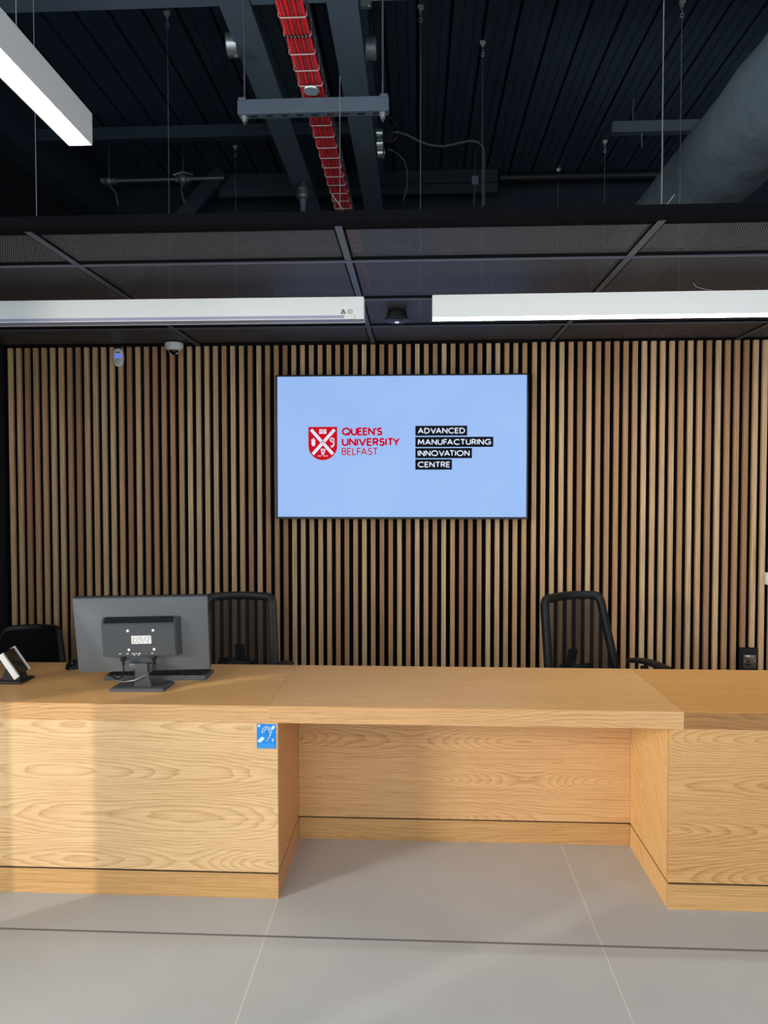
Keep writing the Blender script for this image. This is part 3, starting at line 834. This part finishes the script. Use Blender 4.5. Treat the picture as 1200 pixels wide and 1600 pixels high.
# ------------------------------------------------------------------ wall screen
tv = thing('wall_screen', 'large black-framed wall screen glowing pale blue with two logos', 'screen', (-0.106, 4.70, 1.892))
W2, H2 = 0.838, 0.480
b = B(); box(b, -W2 + 0.01, W2 - 0.01, 0.012, 0.06, -H2 + 0.01, H2 - 0.01, bevel=0.004)
box(b, -0.3, 0.3, 0.06, 0.099, -0.22, 0.22)
obj('rear_shell', b, M_BLACK, tv)
b = B()
for q in ((-W2, W2, H2 - 0.010, H2), (-W2, W2, -H2, -H2 + 0.014), (-W2, -W2 + 0.010, -H2 + 0.014, H2 - 0.010), (W2 - 0.010, W2, -H2 + 0.014, H2 - 0.010)):
    box(b, q[0], q[1], -0.004, 0.05, q[2], q[3])
obj('bezel', b, M_BEZEL, tv)
b = B(); box(b, -W2 + 0.010, W2 - 0.010, 0.0, 0.011, -H2 + 0.014, H2 - 0.010); scr = obj('screen_panel', b, M_SCREEN, tv)
def L(x, z): return (x + 0.106, z - 1.892)
# crest
sx0, sz0 = L(-0.726, 2.027); sx1, sz1 = L(-0.532, 1.805)
cxm = (sx0 + sx1) / 2; hw = (sx1 - sx0) / 2
zmid = sz1 + hw * 0.98
b = B()
out = [(sx0, -0.001, sz0), (sx1, -0.001, sz0), (sx1, -0.001, zmid)] + [(cxm + hw * math.cos(R(-a)), -0.001, zmid - hw * 0.98 * math.sin(R(a))) for a in range(10, 180, 10)] + [(sx0, -0.001, zmid)]
poly(b, out)
crest = obj('red_shield', b, M_SRED, scr)
b = B()
yy = -0.0018
czm = sz0 - 0.46 * (sz0 - sz1)
strokes(b, [[(sx0 + 0.018, sz0 - 0.018), (cxm + hw * 0.70, czm - 0.080)], [(sx1 - 0.018, sz0 - 0.018), (cxm - hw * 0.70, czm - 0.080)]], 0.021, yy, (0, 0), 1, 1)
# book
strokes(b, [[(cxm - 0.024, sz0 - 0.031), (cxm - 0.002, sz0 - 0.031)], [(cxm + 0.002, sz0 - 0.031), (cxm + 0.024, sz0 - 0.031)]], 0.030, yy, (0, 0), 1, 1)
# hand: palm and fingers
hx, hz = sx0 + 0.034, czm
b.faces.new([b.verts.new((hx + 0.013 * math.cos(t_ * PI / 6), yy, hz - 0.008 + 0.020 * math.sin(t_ * PI / 6))) for t_ in range(12)])
strokes(b, [[(hx - 0.009, hz), (hx - 0.012, hz + 0.018)], [(hx - 0.003, hz), (hx - 0.004, hz + 0.026)], [(hx + 0.003, hz), (hx + 0.004, hz + 0.026)], [(hx + 0.009, hz), (hx + 0.011, hz + 0.017)]], 0.0055, yy, (0, 0), 1, 1)
# sea horse
qx, qz = sx1 - 0.034, czm
strokes(b, [arc(qx, qz + 0.014, 0.012, 0.012, -30, 200, 10) + arc(qx + 0.002, qz - 0.010, 0.010, 0.014, 110, -60, 8) + arc(qx, qz - 0.026, 0.006, 0.006, 60, -220, 8)], 0.008, yy, (0, 0), 1, 1)
# harp
strokes(b, [[(cxm - 0.012, czm - 0.046), (cxm - 0.006, czm - 0.078)], [(cxm - 0.012, czm - 0.046), (cxm + 0.016, czm - 0.048), (cxm + 0.006, czm - 0.080), (cxm - 0.006, czm - 0.082)], [(cxm, czm - 0.05), (cxm, czm - 0.078)]], 0.0055, yy, (0, 0), 1, 1)
text(b, 'EST 1845', cxm - 0.034, sz1 + 0.024, 0.068, 0.0085, 0.0018, yy)
obj('white_charges', b, M_SLIGHT, crest)
b = B()
strokes(b, [arc(cxm, czm, 0.013, 0.011, 200, 340, 8), [(cxm - 0.012, czm - 0.003), (cxm - 0.008, czm + 0.008), (cxm - 0.004, czm), (cxm, czm + 0.010), (cxm + 0.004, czm), (cxm + 0.008, czm + 0.008), (cxm + 0.012, czm - 0.003)],
            [(cxm, sz0 - 0.018), (cxm, sz0 - 0.044)], [(cxm - 0.02, sz0 - 0.025), (cxm - 0.005, sz0 - 0.025)], [(cxm - 0.02, sz0 - 0.033), (cxm - 0.005, sz0 - 0.033)], [(cxm + 0.02, sz0 - 0.025), (cxm + 0.005, sz0 - 0.025)], [(cxm + 0.02, sz0 - 0.033), (cxm + 0.005, sz0 - 0.033)]], 0.003, -0.0026, (0, 0), 1, 1)
obj('red_details', b, M_SRED, crest)
b = B()
x_, z_ = L(-0.502, 1.968); text(b, "QUEEN'S", x_, z_, 0.272, 0.054, 0.0116, -0.001, gap=0.21)
x_, z_ = L(-0.502, 1.900); text(b, 'UNIVERSITY', x_, z_ - 0.002, 0.388, 0.054, 0.0116, -0.001, gap=0.25)
x_, z_ = L(-0.502, 1.840); text(b, 'BELFAST', x_, z_ - 0.002, 0.242, 0.049, 0.0068, -0.001, gap=0.24)
obj('red_lettering', b, M_SRED, scr)
b = B()
for xr, zt_, zb_ in ((0.332, 2.031, 1.965), (0.504, 1.957, 1.890), (0.364, 1.883, 1.816), (0.232, 1.809, 1.740)):
    x0_, z0_ = L(-0.011, zb_); x1_, z1_ = L(xr, zt_)
    box(b, x0_, x1_, -0.0012, -0.0004, z0_, z1_)
blk = obj('dark_text_blocks', b, M_SDARK, scr)
b = B()
for s_, xr, zb_ in (('ADVANCED', 0.318, 1.979), ('MANUFACTURING', 0.490, 1.904), ('INNOVATION', 0.348, 1.830), ('CENTRE', 0.220, 1.755)):
    x_, z_ = L(0.005, zb_); text(b, s_, x_, z_, xr - 0.005, 0.0385, 0.0070, -0.0022, gap=0.28)
obj('white_lettering', b, M_SLIGHT, blk)

# ------------------------------------------------------------------ reception desk
YF, YN, YB, H, HB, GP = 2.694, 3.178, 3.344, 0.762, 0.697, 0.098
XL, XR = -0.541, 0.9585
def worktop(label, x0, x1, m):
    r = thing('worktop', label, 'worktop', ((x0 + x1) / 2, (YF + YB) / 2, HB))
    hx = (x1 - x0) / 2; hy = (YB - YF) / 2
    b = B(); box(b, -hx, hx, -hy + 0.002, hy, 0.0, H - HB, bevel=0.0008, seg=1); obj('top_board', b, m, r)
    b = B(); box(b, -hx, hx, -hy, -hy + 0.0019, 0.0, H - HB - 0.0015); obj('edge_lipping', b, M_OAK_C if m is M_TOP else M_LIP_R, r)
    return r
worktop('left oak worktop carrying the computer monitor', -2.99, -0.5815, M_TOP)
worktop('middle oak worktop bridging the open knee space', -0.5795, 1.008, M_TOP)
worktop('right oak worktop with darker front edge, beyond the right seam', 1.010, 3.0, M_TOP_R)
b = B(); box(b, -0.5814, -0.5796, YF + 0.0005, YB, H - 0.004, H + 0.0002); box(b, 1.0081, 1.0099, YF + 0.0005, YB, H - 0.004, H + 0.0002)
box(b, -0.5814, -0.5796, YF - 0.0003, YF + 0.002, HB, H); box(b, 1.0081, 1.0099, YF - 0.0003, YF + 0.002, HB, H)
tag(obj('seam_strip', b, mat('pale_seam_filler', (228, 186, 132), 0.5)), 'pale filler in the two seams of the worktop', 'seam', kind='structure')

def pedestal(label, x0, x1, mf, ms, side):
    r = thing('desk_pedestal', label, 'desk base', ((x0 + x1) / 2, (YF + YN) / 2, 0))
    cx = (x0 + x1) / 2; cy = (YF + YN) / 2
    X = lambda v: v - cx
    Y = lambda v: v - cy
    ztop = HB - 0.0005
    b = B(); box(b, X(x0), X(x1), Y(YF), Y(YF) + 0.02, GP + 0.0065, ztop, bevel=0.0006, seg=1); obj('front_panel', b, mf, r)
    e = x1 if side > 0 else x0
    b = B(); box(b, X(e) - (0.02 if side > 0 else 0), X(e) + (0 if side > 0 else 0.02), Y(YF) + 0.0202, Y(YN) - 0.0005, GP + 0.009, ztop); obj('side_panel', b, ms, r)
    b = B(); box(b, X(x0) + 0.0008, X(x1) - 0.0008, Y(YF) + 0.0008, Y(YF) + 0.02, 0.0, GP - 0.001); 
    obj('plinth', b, M_PLINTH, r)
    b = B(); box(b, X(e) - (0.02 if side > 0 else -0.0008), X(e) + (-0.0008 if side > 0 else 0.02), Y(YF) + 0.0202, Y(YN) - 0.0005, 0.0, GP - 0.001)
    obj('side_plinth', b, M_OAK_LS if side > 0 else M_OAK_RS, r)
    b = B(); box(b, X(max(x0, -2.9)) + 0.025, X(x1) - 0.025, Y(YF) + 0.024, Y(YN) + 0.15, 0.002, ztop - 0.02)
    obj('carcass', b, M_GAP, r)
    b = B(); box(b, X(x0) + 0.006, X(x1) - 0.006, Y(YF) + 0.006, Y(YF) + 0.022, GP - 0.001, GP + 0.009)
    box(b, X(e) + (-0.022 if side > 0 else 0.006), X(e) + (-0.006 if side > 0 else 0.022), Y(YF) + 0.022, Y(YN) - 0.001, GP - 0.001, GP + 0.009)
    obj('shadow_gap', b, M_GAP, r)
    return r
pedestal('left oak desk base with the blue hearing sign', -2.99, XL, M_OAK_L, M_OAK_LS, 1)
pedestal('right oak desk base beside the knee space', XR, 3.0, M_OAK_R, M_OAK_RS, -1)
r = thing('knee_space_panel', 'recessed oak back panel of the open knee space', 'desk panel', ((XL + XR) / 2, YN, 0))
hw = (XR - XL) / 2 - 0.0005
b = B(); box(b, -hw, hw, 0.0, 0.02, GP + 0.0065, HB - 0.0005); obj('panel', b, M_OAK_C, r)
b = B(); box(b, -hw, hw, 0.0008, 0.02, 0.0, GP - 0.001); obj('plinth', b, M_PLINTH, r)
b = B(); box(b, -hw, hw, 0.008, 0.02, GP - 0.001, GP + 0.009); obj('shadow_gap', b, M_GAP, r)

# hearing loop sign
r = thing('hearing_loop_sign', 'small blue hearing loop sign with a white ear symbol and T', 'sign', (-0.585, YF, 0.6445))
b = B(); box(b, -0.0375, 0.0375, -0.0025, -0.0001, -0.048, 0.048, bevel=0.001, seg=1)
obj('plate', b, M_SIGN, r)
b = B(); yq = -0.0029
U = lambda u, v: ((u - 622.0) / 700.0 * 0.074, (727.0 - v) / 890.0 * 0.095)
ear = [U(480, 610), U(470, 540), U(490, 460), U(540, 400), U(630, 370), U(720, 395), U(785, 455), U(808, 540), U(790, 630), U(740, 720), U(700, 810), U(670, 870), U(640, 900), U(605, 900)]
strokes(b, [ear], 0.0042, yq, (0, 0), 1, 1)
ear2 = [U(540, 575), U(545, 520), U(580, 465), U(640, 442), U(700, 465), U(735, 530), U(735, 600)]
strokes(b, [ear2], 0.0030, yq, (0, 0), 1, 1)
for q in ([(455, 735), (565, 800), (420, 945), (310, 935), (305, 890)], [(800, 400), (870, 330), (940, 330), (945, 390), (850, 500)], [(300, 310), (405, 310), (405, 375), (300, 375)]):
    b.faces.new([b.verts.new((U(*p)[0], yq, U(*p)[1])) for p in q])
strokes(b, [[U(815, 828), U(895, 828)], [U(855, 828), U(855, 930)]], 0.0032, yq, (0, 0), 1, 1)
obj('ear_symbol', b, M_SIGNW, r)
b = B()
for v_, segs in ((1005, ((360, 430), (450, 600), (620, 700), (720, 850))), (1070, ((310, 400), (420, 560), (600, 700), (750, 920))), (1130, ((310, 370), (400, 510), (560, 690), (710, 900)))):
    for s0, s1 in segs: strokes(b, [[U(s0, v_), U(s1, v_)]], 0.0019, yq, (0, 0), 1, 1)
obj('small_print', b, M_SIGNL, r)

# ------------------------------------------------------------------ computer monitor
mon = thing('computer_monitor', 'grey computer monitor seen from behind on the left worktop', 'monitor', (-1.162, 2.93, H))
TM = Matrix.Translation((0.007, -0.02, 0.234)) @ Matrix.Rotation(0.157, 4, 'Z') @ Matrix.Rotation(0.21, 4, 'X')
w, h = 0.272, 0.166
b = B(); box(b, -w, w, -0.010, 0.012, -h, h, bevel=0.004, M=TM); shell = obj('back_shell', b, M_MON, mon, smooth=True)
b = B(); box(b, -w - 0.001, w + 0.001, 0.0121, 0.022, -h - 0.001, h + 0.001, bevel=0.002, M=TM); obj('front_bezel', b, M_BLACK, mon)
b = B(); box(b, -w + 0.012, w - 0.012, 0.0221, 0.0226, -h + 0.02, h - 0.012, M=TM); obj('display', b, M_BLACK_G, mon)
b = B(); 
vs = [(-0.158, -0.011, 0.083), (0.160, -0.011, 0.083), (0.160, -0.011, -0.092), (-0.158, -0.011, -0.092)]
fr = [(-0.156, -0.046, 0.066), (0.142, -0.046, 0.066), (0.142, -0.046, -0.080), (-0.156, -0.046, -0.080)]
A_ = [b.verts.new(TM @ Vector(p)) for p in vs]; D_ = [b.verts.new(TM @ Vector(p)) for p in fr]
b.faces.new(D_)
for i in range(4): b.faces.new((A_[i], A_[(i + 1) % 4], D_[(i + 1) % 4], D_[i]))
bmesh.ops.bevel(b, geom=list(b.edges), offset=0.004, segments=2, affect='EDGES')
rb = obj('rear_box', b, M_MON_D, mon, smooth=True)
b = B()
for i in range(46):
    x0 = -0.146 + i * 0.0061
    box(b, x0, x0 + 0.003, -0.017, 0.017, -0.001, 0.0022, M=TM @ Matrix.Translation((0, -0.0285, 0.0755)) @ Matrix.Rotation(R(26), 4, 'X'))
obj('vent', b, M_BLACK, rb)
for sx_ in (-0.05, 0.052):
    for sz_ in (0.035, -0.050):
        b = B(); lathe(b, [(0, 0), (0.0058, 0), (0.0058, 0.0018), (0.003, 0.003), (0, 0.003)], 14, TM @ Matrix.Translation((sx_, -0.046, sz_)) @ Matrix.Rotation(PI / 2, 4, 'X')); obj('mounting_screw', b, M_WHITE2, rb, smooth=True)
b = B(); box(b, -0.038, 0.042, -0.0468, -0.0461, -0.024, 0.012, M=TM); lab = obj('rating_label', b, M_WHITE2, rb)
b = B()
random.seed(3)
for k in range(6):
    zz = 0.007 - k * 0.0052
    x0 = -0.034
    while x0 < 0.034:
        ln = random.uniform(0.004, 0.014)
        box(b, x0, min(x0 + ln, 0.038), -0.0472, -0.0469, zz - 0.0009, zz + 0.0009, M=TM); x0 += ln + random.uniform(0.002, 0.008)
obj('label_print', b, mat('grey_label_print', (110, 114, 118), 0.7), lab)
b = B()
for x0, x1 in ((-0.092, -0.082), (-0.062, -0.053), (-0.040, -0.030), (-0.026, -0.018), (-0.014, -0.004), (0.038, 0.047)):
    box(b, x0, x1, -0.0464, -0.0458, -0.069, -0.066, M=TM)
for x0 in (-0.030, -0.012): lathe(b, [(0, 0), (0.003, 0), (0, 0.001)], 10, TM @ Matrix.Translation((x0, -0.0462, -0.075)) @ Matrix.Rotation(PI / 2, 4, 'X'))
obj('port_marks', b, M_WHITE2, rb)
for q, x0 in enumerate((-0.082, 0.045)):
    b = B(); box(b, x0 - 0.009, x0 + 0.009, -0.036, -0.016, -0.108, -0.082, bevel=0.003, M=TM); box(b, x0 - 0.005, x0 + 0.005, -0.032, -0.020, -0.128, -0.106, bevel=0.002, M=TM)
    obj('plug', b, M_BLACK, rb, smooth=True)
# neck and base
b = B()
for z0, z1, w0, w1, y0, y1 in ((0.012, 0.085, 0.037, 0.026, -0.035, -0.052), (0.085, 0.118, 0.026, 0.026, -0.052, -0.055)):
    q0 = [(-w0, y0 - 0.006, z0), (w0, y0 - 0.006, z0), (w0, y0 + 0.010, z0), (-w0, y0 + 0.010, z0)]
    q1 = [(-w1, y1 - 0.006, z1), (w1, y1 - 0.006, z1), (w1, y1 + 0.010, z1), (-w1, y1 + 0.010, z1)]
    A_ = [b.verts.new(p) for p in q0]; D_ = [b.verts.new(p) for p in q1]
    b.faces.new(A_); b.faces.new(D_)
    for i in range(4): b.faces.new((A_[i], A_[(i + 1) % 4], D_[(i + 1) % 4], D_[i]))
o = obj('neck', b, M_MON_D, mon); o.location = (0.012, 0.0, 0)
b = B(); box(b, -0.046, 0.052, -0.040, -0.016, 0.088, 0.112, bevel=0.003); o = obj('hinge_block', b, M_MON_D, mon, smooth=True); o.location = (0.0, 0, 0)
b = B()
q0 = [(-0.120, -0.072, 0.0), (0.108, -0.066, 0.0), (0.112, 0.062, 0.0), (-0.116, 0.066, 0.0)]
A_ = [b.verts.new(p) for p in q0]; D_ = [b.verts.new((p[0] * 0.985, p[1] * 0.98, 0.012)) for p in q0]; E_ = [b.verts.new((p[0] * 0.93, p[1] * 0.9, 0.016)) for p in q0]
b.faces.new(A_); b.faces.new(E_)
for P, Q in ((A_, D_), (D_, E_)):
    for i in range(4): b.faces.new((P[i], P[(i + 1) % 4], Q[(i + 1) % 4], Q[i]))
obj('base', b, M_MON_D, mon)
# leads
pL = TM @ Vector((-0.082, -0.026, -0.128)); pR = TM @ Vector((0.045, -0.026, -0.128))
b = B(); tube(b, [pL, pL + Vector((0, 0.0, -0.02)), pL + Vector((-0.01, 0.01, -0.05)), pL + Vector((-0.04, 0.04, -0.072)), pL + Vector((-0.08, 0.08, -0.0745)), pL + Vector((-0.12, 0.12, -0.0745))], 0.0032, 8)
o = obj('power_lead', b, M_BLACK, mon, smooth=True)
b = B(); tube(b, [pR, pR + Vector((-0.004, -0.025, -0.018)), pR + Vector((-0.02, -0.042, -0.036)), pR + Vector((-0.065, -0.05, -0.056)), pR + Vector((-0.13, -0.02, -0.0722)), pR + Vector((-0.19, 0.03, -0.0742)), pR + Vector((-0.23, 0.08, -0.0742))], 0.0030, 8)
o = obj('video_lead', b, M_GALV_D, mon, smooth=True)

# keyboard
kb = thing('keyboard', 'black keyboard lying behind the computer monitor', 'keyboard', (-1.16, 3.115, H), R(3))
b = B()
q = [(-0.225, -0.075), (0.225, -0.075), (0.228, 0.070), (-0.228, 0.070)]
A_ = [b.verts.new((x, y, 0.0)) for x, y in q]; D_ = [b.verts.new((x * 0.985, y * 0.95, 0.022 if y < 0 else 0.012)) for x, y in q]
b.faces.new(A_); b.faces.new(D_)
for i in range(4): b.faces.new((A_[i], A_[(i + 1) % 4], D_[(i + 1) % 4], D_[i]))
obj('case', b, M_MON_D, kb)
b = B()
for rr_ in range(6):
    for cc in range(21):
        x0 = -0.212 + cc * 0.0204; y0 = -0.062 + rr_ * 0.0215
        z0 = 0.0205 - rr_ * 0.0016
        box(b, x0, x0 + 0.0165, y0, y0 + 0.017, z0, z0 + 0.010, bevel=0.0022, seg=1)
obj('keys', b, M_BLACK, kb)
# mouse
ms = thing('computer_mouse', 'black computer mouse beside the left edge of the monitor', 'mouse', (-1.63, 3.25, H), R(20))
b = B(); bmesh.ops.create_uvsphere(b, u_segments=24, v_segments=14, radius=1.0)
bmesh.ops.bisect_plane(b, geom=b.verts[:] + b.edges[:] + b.faces[:], plane_co=(0, 0, 0), plane_no=(0, 0, 1), clear_inner=True)
for v in b.verts: v.co = Vector((v.co.x * 0.034, v.co.y * 0.056, v.co.z * 0.036 * (1 + 0.15 * v.co.y)))
bmesh.ops.holes_fill(b, edges=b.edges)
obj('shell', b, M_BLACK, ms, smooth=True)
b = B(); lathe(b, [(0, -0.003), (0.008, -0.003), (0.008, 0.003), (0, 0.003)], 16, Matrix.Translation((0, -0.03, 0.026)) @ Matrix.Rotation(PI / 2, 4, 'Y')); obj('scroll_wheel', b, M_MON_D, ms, smooth=True)

# angled glossy device at the left edge
dv = thing('visitor_terminal', 'glossy black desk terminal with white side edges at the left edge', 'terminal', (-1.745, 3.0, H))
# local frame: slab leaning; long axis e1 down-right, e2 across away from camera, thickness along normal
e1 = Vector((0.066, 0.0, -0.094)).normalized()
e2 = Vector((-0.030, 0.145, 0.0)).normalized()
nn = e1.cross(e2).normalized()
TD = Matrix((( e1.x, e2.x, nn.x, 0.0), (e1.y, e2.y, nn.y, -0.08), (e1.z, e2.z, nn.z, 0.088), (0, 0, 0, 1)))
b = B(); box(b, -0.060, 0.060, 0.012, 0.138, -0.010, 0.004, bevel=0.002, M=TD); obj('screen_body', b, M_BLACK_G, dv)
for y0, y1, nm in ((-0.004, 0.012, 'edge_bar'), (0.138, 0.148, 'edge_bar')):
    b = B(); box(b, -0.062, 0.062, y0, y1, -0.014, 0.009, bevel=0.0015, M=TD); obj(nm, b, M_WHITE2, dv)
b = B(); box(b, -0.09, 0.035, -0.05, 0.06, 0.0, 0.012, bevel=0.004)
poly(b, [(-0.07, -0.03, 0.012), (0.02, -0.03, 0.012), (0.0, -0.03, 0.07), (-0.035, -0.03, 0.085)], (0, 0.06, 0))
obj('foot', b, M_BLACK, dv)

# ------------------------------------------------------------------ chairs
def chair(label, loc, rz, mesh_back=True, top=1.01, tw=0.19, bw=0.235, dz=0.0, arms=True):
    r = thing('office_chair', label, 'chair', loc, rz, 'black office chairs behind the desk')
    zb = 0.52 + dz
    # seat (user faces -Y)
    b = B(); box(b, -0.245, 0.245, -0.26, 0.21, 0.42 + dz, 0.50 + dz, bevel=0.035, seg=4); obj('seat', b, M_FABRIC, r, smooth=True)
    # backrest frame, a closed tapering loop leaning back, curved in plan
    H_ = top - zb
    def bp(u, v):   # u -1..1 across, v 0..1 up
        half = bw + (tw - bw) * v
        return Vector((u * half, 0.20 + 0.10 * v + 0.045 * (1 - u * u) - 0.02, zb + v * H_))
    loop = []
    rc = 0.09
    for i in range(9): loop.append(bp(-1, 0.06 + (1 - rc - 0.06) * i / 8))
    for i in range(1, 6):
        a = R(90 * i / 6); loop.append(bp(-1 + 0.13 * (1 - math.cos(a)), 1 - rc * (1 - math.sin(a))))
    for i in range(9): 
        u = -0.87 + 1.74 * i / 8; loop.append(bp(u, 1 + 0.012 * (1 - u * u)))
    for i in range(1, 6):
        a = R(90 - 90 * i / 6); loop.append(bp(1 - 0.13 * (1 - math.cos(a)), 1 - rc * (1 - math.sin(a))))
    for i in range(9): loop.append(bp(1, 1 - rc - (1 - rc - 0.06) * i / 8))
    for i in range(5): loop.append(bp(0.8 - 0.4 * i, 0.0))
    b = B(); tube(b, loop, 0.016, 12, closed=True, flat=(0.024, 0.018), up=(0, 1, 0)); obj('back_frame', b, M_FRAME, r, smooth=True)
    b = B()
    N, K = 14, 14
    def inside(u, v):
        return bp(u, v) + Vector((0, 0.0, 0))
    gv = []
    for j in range(K + 1):
        v = 0.02 + 0.965 * j / K
        lim = 1.0
        if v > 1 - rc:
            s_ = (v - (1 - rc)) / rc
            lim = 1 - 0.13 * (1 - math.sqrt(max(0, 1 - s_ * s_)))
        row = []
        for i in range(N + 1):
            u = (-1 + 2 * i / N) * lim * 0.98
            row.append(b.verts.new(inside(u, v)))
        gv.append(row)
    for j in range(K):
        for i in range(N): b.faces.new((gv[j][i], gv[j][i + 1], gv[j + 1][i + 1], gv[j + 1][i]))
    if mesh_back:
        obj('back_mesh', b, M_CMESH, r, smooth=True)
        b = B(); box(b, -0.125, 0.115, 0.235, 0.262, zb + 0.02, zb + 0.075, bevel=0.012, seg=3)
        box(b, -0.12, -0.02, 0.24, 0.262, zb + 0.065, zb + 0.092, bevel=0.01, seg=3)
        obj('lumbar_support', b, M_FRAME, r, smooth=True)
    else:
        rr = bmesh.ops.extrude_face_region(b, geom=b.faces[:])
        bmesh.ops.translate(b, vec=(0, -0.03, 0), verts=[g_ for g_ in rr['geom'] if isinstance(g_, bmesh.types.BMVert)])
        obj('back_pad', b, M_FABRIC, r, smooth=True)
    b = B(); tube(b, [(0, 0.10, 0.40 + dz), (0, 0.29, 0.42 + dz), (0, 0.30, 0.56 + dz), (0, 0.27, 0.68 + dz)], 0.02, 10, flat=(0.03, 0.014)); obj('back_bar', b, M_FRAME, r, smooth=True)
    if arms:
        for s in (-1, 1):
            b = B(); tube(b, [(s * 0.22, 0.0, 0.42 + dz), (s * 0.29, 0.0, 0.42 + dz), (s * 0.305, 0.02, 0.50 + dz), (s * 0.305, 0.02, 0.60 + dz)], 0.018, 8, flat=(0.024, 0.014))
            a_ = obj('arm_post', b, M_FRAME, r, smooth=True)
            b = B(); pts = [(s * 0.305, -0.13 + 0.25 * i / 8, 0.598 + dz + 0.030 * math.sin(PI * (0.15 + 0.7 * i / 8))) for i in range(9)]
            tube(b, pts, 0.03, 12, flat=(0.040, 0.013)); obj('arm_pad', b, M_FRAME, a_, smooth=True)
    b = B(); lathe(b, [(0, 0.10), (0.03, 0.10), (0.03, 0.26), (0.018, 0.26), (0.018, 0.40 + dz), (0.06, 0.41 + dz), (0.06, 0.425 + dz), (0, 0.425 + dz)], 20); obj('gas_lift', b, M_FRAME, r, smooth=True)
    b = B()
    for k in range(5):
        a = 2 * PI * k / 5 + 0.3
        tube(b, [(0, 0, 0.115), (0.15 * math.cos(a), 0.15 * math.sin(a), 0.10), (0.29 * math.cos(a), 0.29 * math.sin(a), 0.075)], [0.026, 0.02, 0.013], 8)
    obj('star_base', b, M_FRAME, r, smooth=True)
    for k in range(5):
        a = 2 * PI * k / 5 + 0.3
        b = B()
        for s in (-0.014, 0.014):
            lathe(b, [(0, -0.009), (0.027, -0.009), (0.030, 0), (0.027, 0.009), (0, 0.009)], 16, Matrix.Translation((0.29 * math.cos(a) - s * math.sin(a), 0.29 * math.sin(a) + s * math.cos(a), 0.030)) @ Matrix.Rotation(a, 4, 'Z') @ Matrix.Rotation(PI / 2, 4, 'X'))
        tube(b, [(0.29 * math.cos(a), 0.29 * math.sin(a), 0.03), (0.29 * math.cos(a), 0.29 * math.sin(a), 0.08)], 0.006, 6)
        obj('caster', b, M_BLACK, r, smooth=True)
    return r
chair('black mesh-back office chair on the right, turned sideways, armrest showing', (1.05, 3.88, 0), R(32), top=0.98, tw=0.215, bw=0.262)
chair('black mesh-back office chair directly behind the computer monitor', (-1.045, 3.86, 0), R(2), top=0.965, tw=0.195, bw=0.225)
chair('low solid black office chair at the far left of the desk', (-2.35, 3.95, 0), R(6), mesh_back=False, top=0.742, tw=0.155, bw=0.22, dz=0.0, arms=False)

# ------------------------------------------------------------------ wall socket and switch
r = thing('wall_socket', 'bronze switched wall socket on a black patch, low at the right', 'socket', (2.217, 4.77, 0.464))
b = B(); box(b, -0.066, 0.074, 0.010, 0.0240, -0.11, 0.086); obj('black_patch', b, M_BLACK, r)
b = B(); box(b, -0.044, 0.042, 0.001, 0.0095, -0.046, 0.042, bevel=0.003); pl = obj('face_plate', b, M_SOCK, r, smooth=True)
b = B(); box(b, -0.028, 0.004, -0.0004, 0.0008, 0.030, 0.039); obj('white_label', b, M_WHITE2, pl)
b = B(); box(b, -0.030, 0.010, -0.0004, 0.0008, -0.029, -0.016); obj('socket_slots', b, M_BLACK, pl)
b = B(); box(b, -0.018, -0.005, -0.003, 0.0008, -0.008, 0.010, bevel=0.001); obj('red_switch', b, mat('dark_red_rocker', (92, 20, 26), 0.4), pl)
for x0, z0 in ((-0.034, 0.0), (0.029, 0.0), (0.020, 0.026)):
    b = B(); lathe(b, [(0, 0), (0.004, 0), (0.004, 0.002), (0, 0.003)], 12, Matrix.Translation((x0, 0.0008, z0)) @ Matrix.Rotation(PI / 2, 4, 'X')); obj('screw', b, M_GALV, pl)
r = thing('wall_switch', 'white switch box at the right picture edge on the slats', 'switch', (2.34, 4.768, 1.02))
b = B(); box(b, -0.043, 0.043, -0.034, 0.0, -0.040, 0.040, bevel=0.004); obj('box', b, M_WHITE2, r, smooth=True)
b = B(); box(b, -0.018, 0.018, -0.040, -0.0342, -0.025, 0.025, bevel=0.002); obj('rocker', b, M_WHITE2, r)
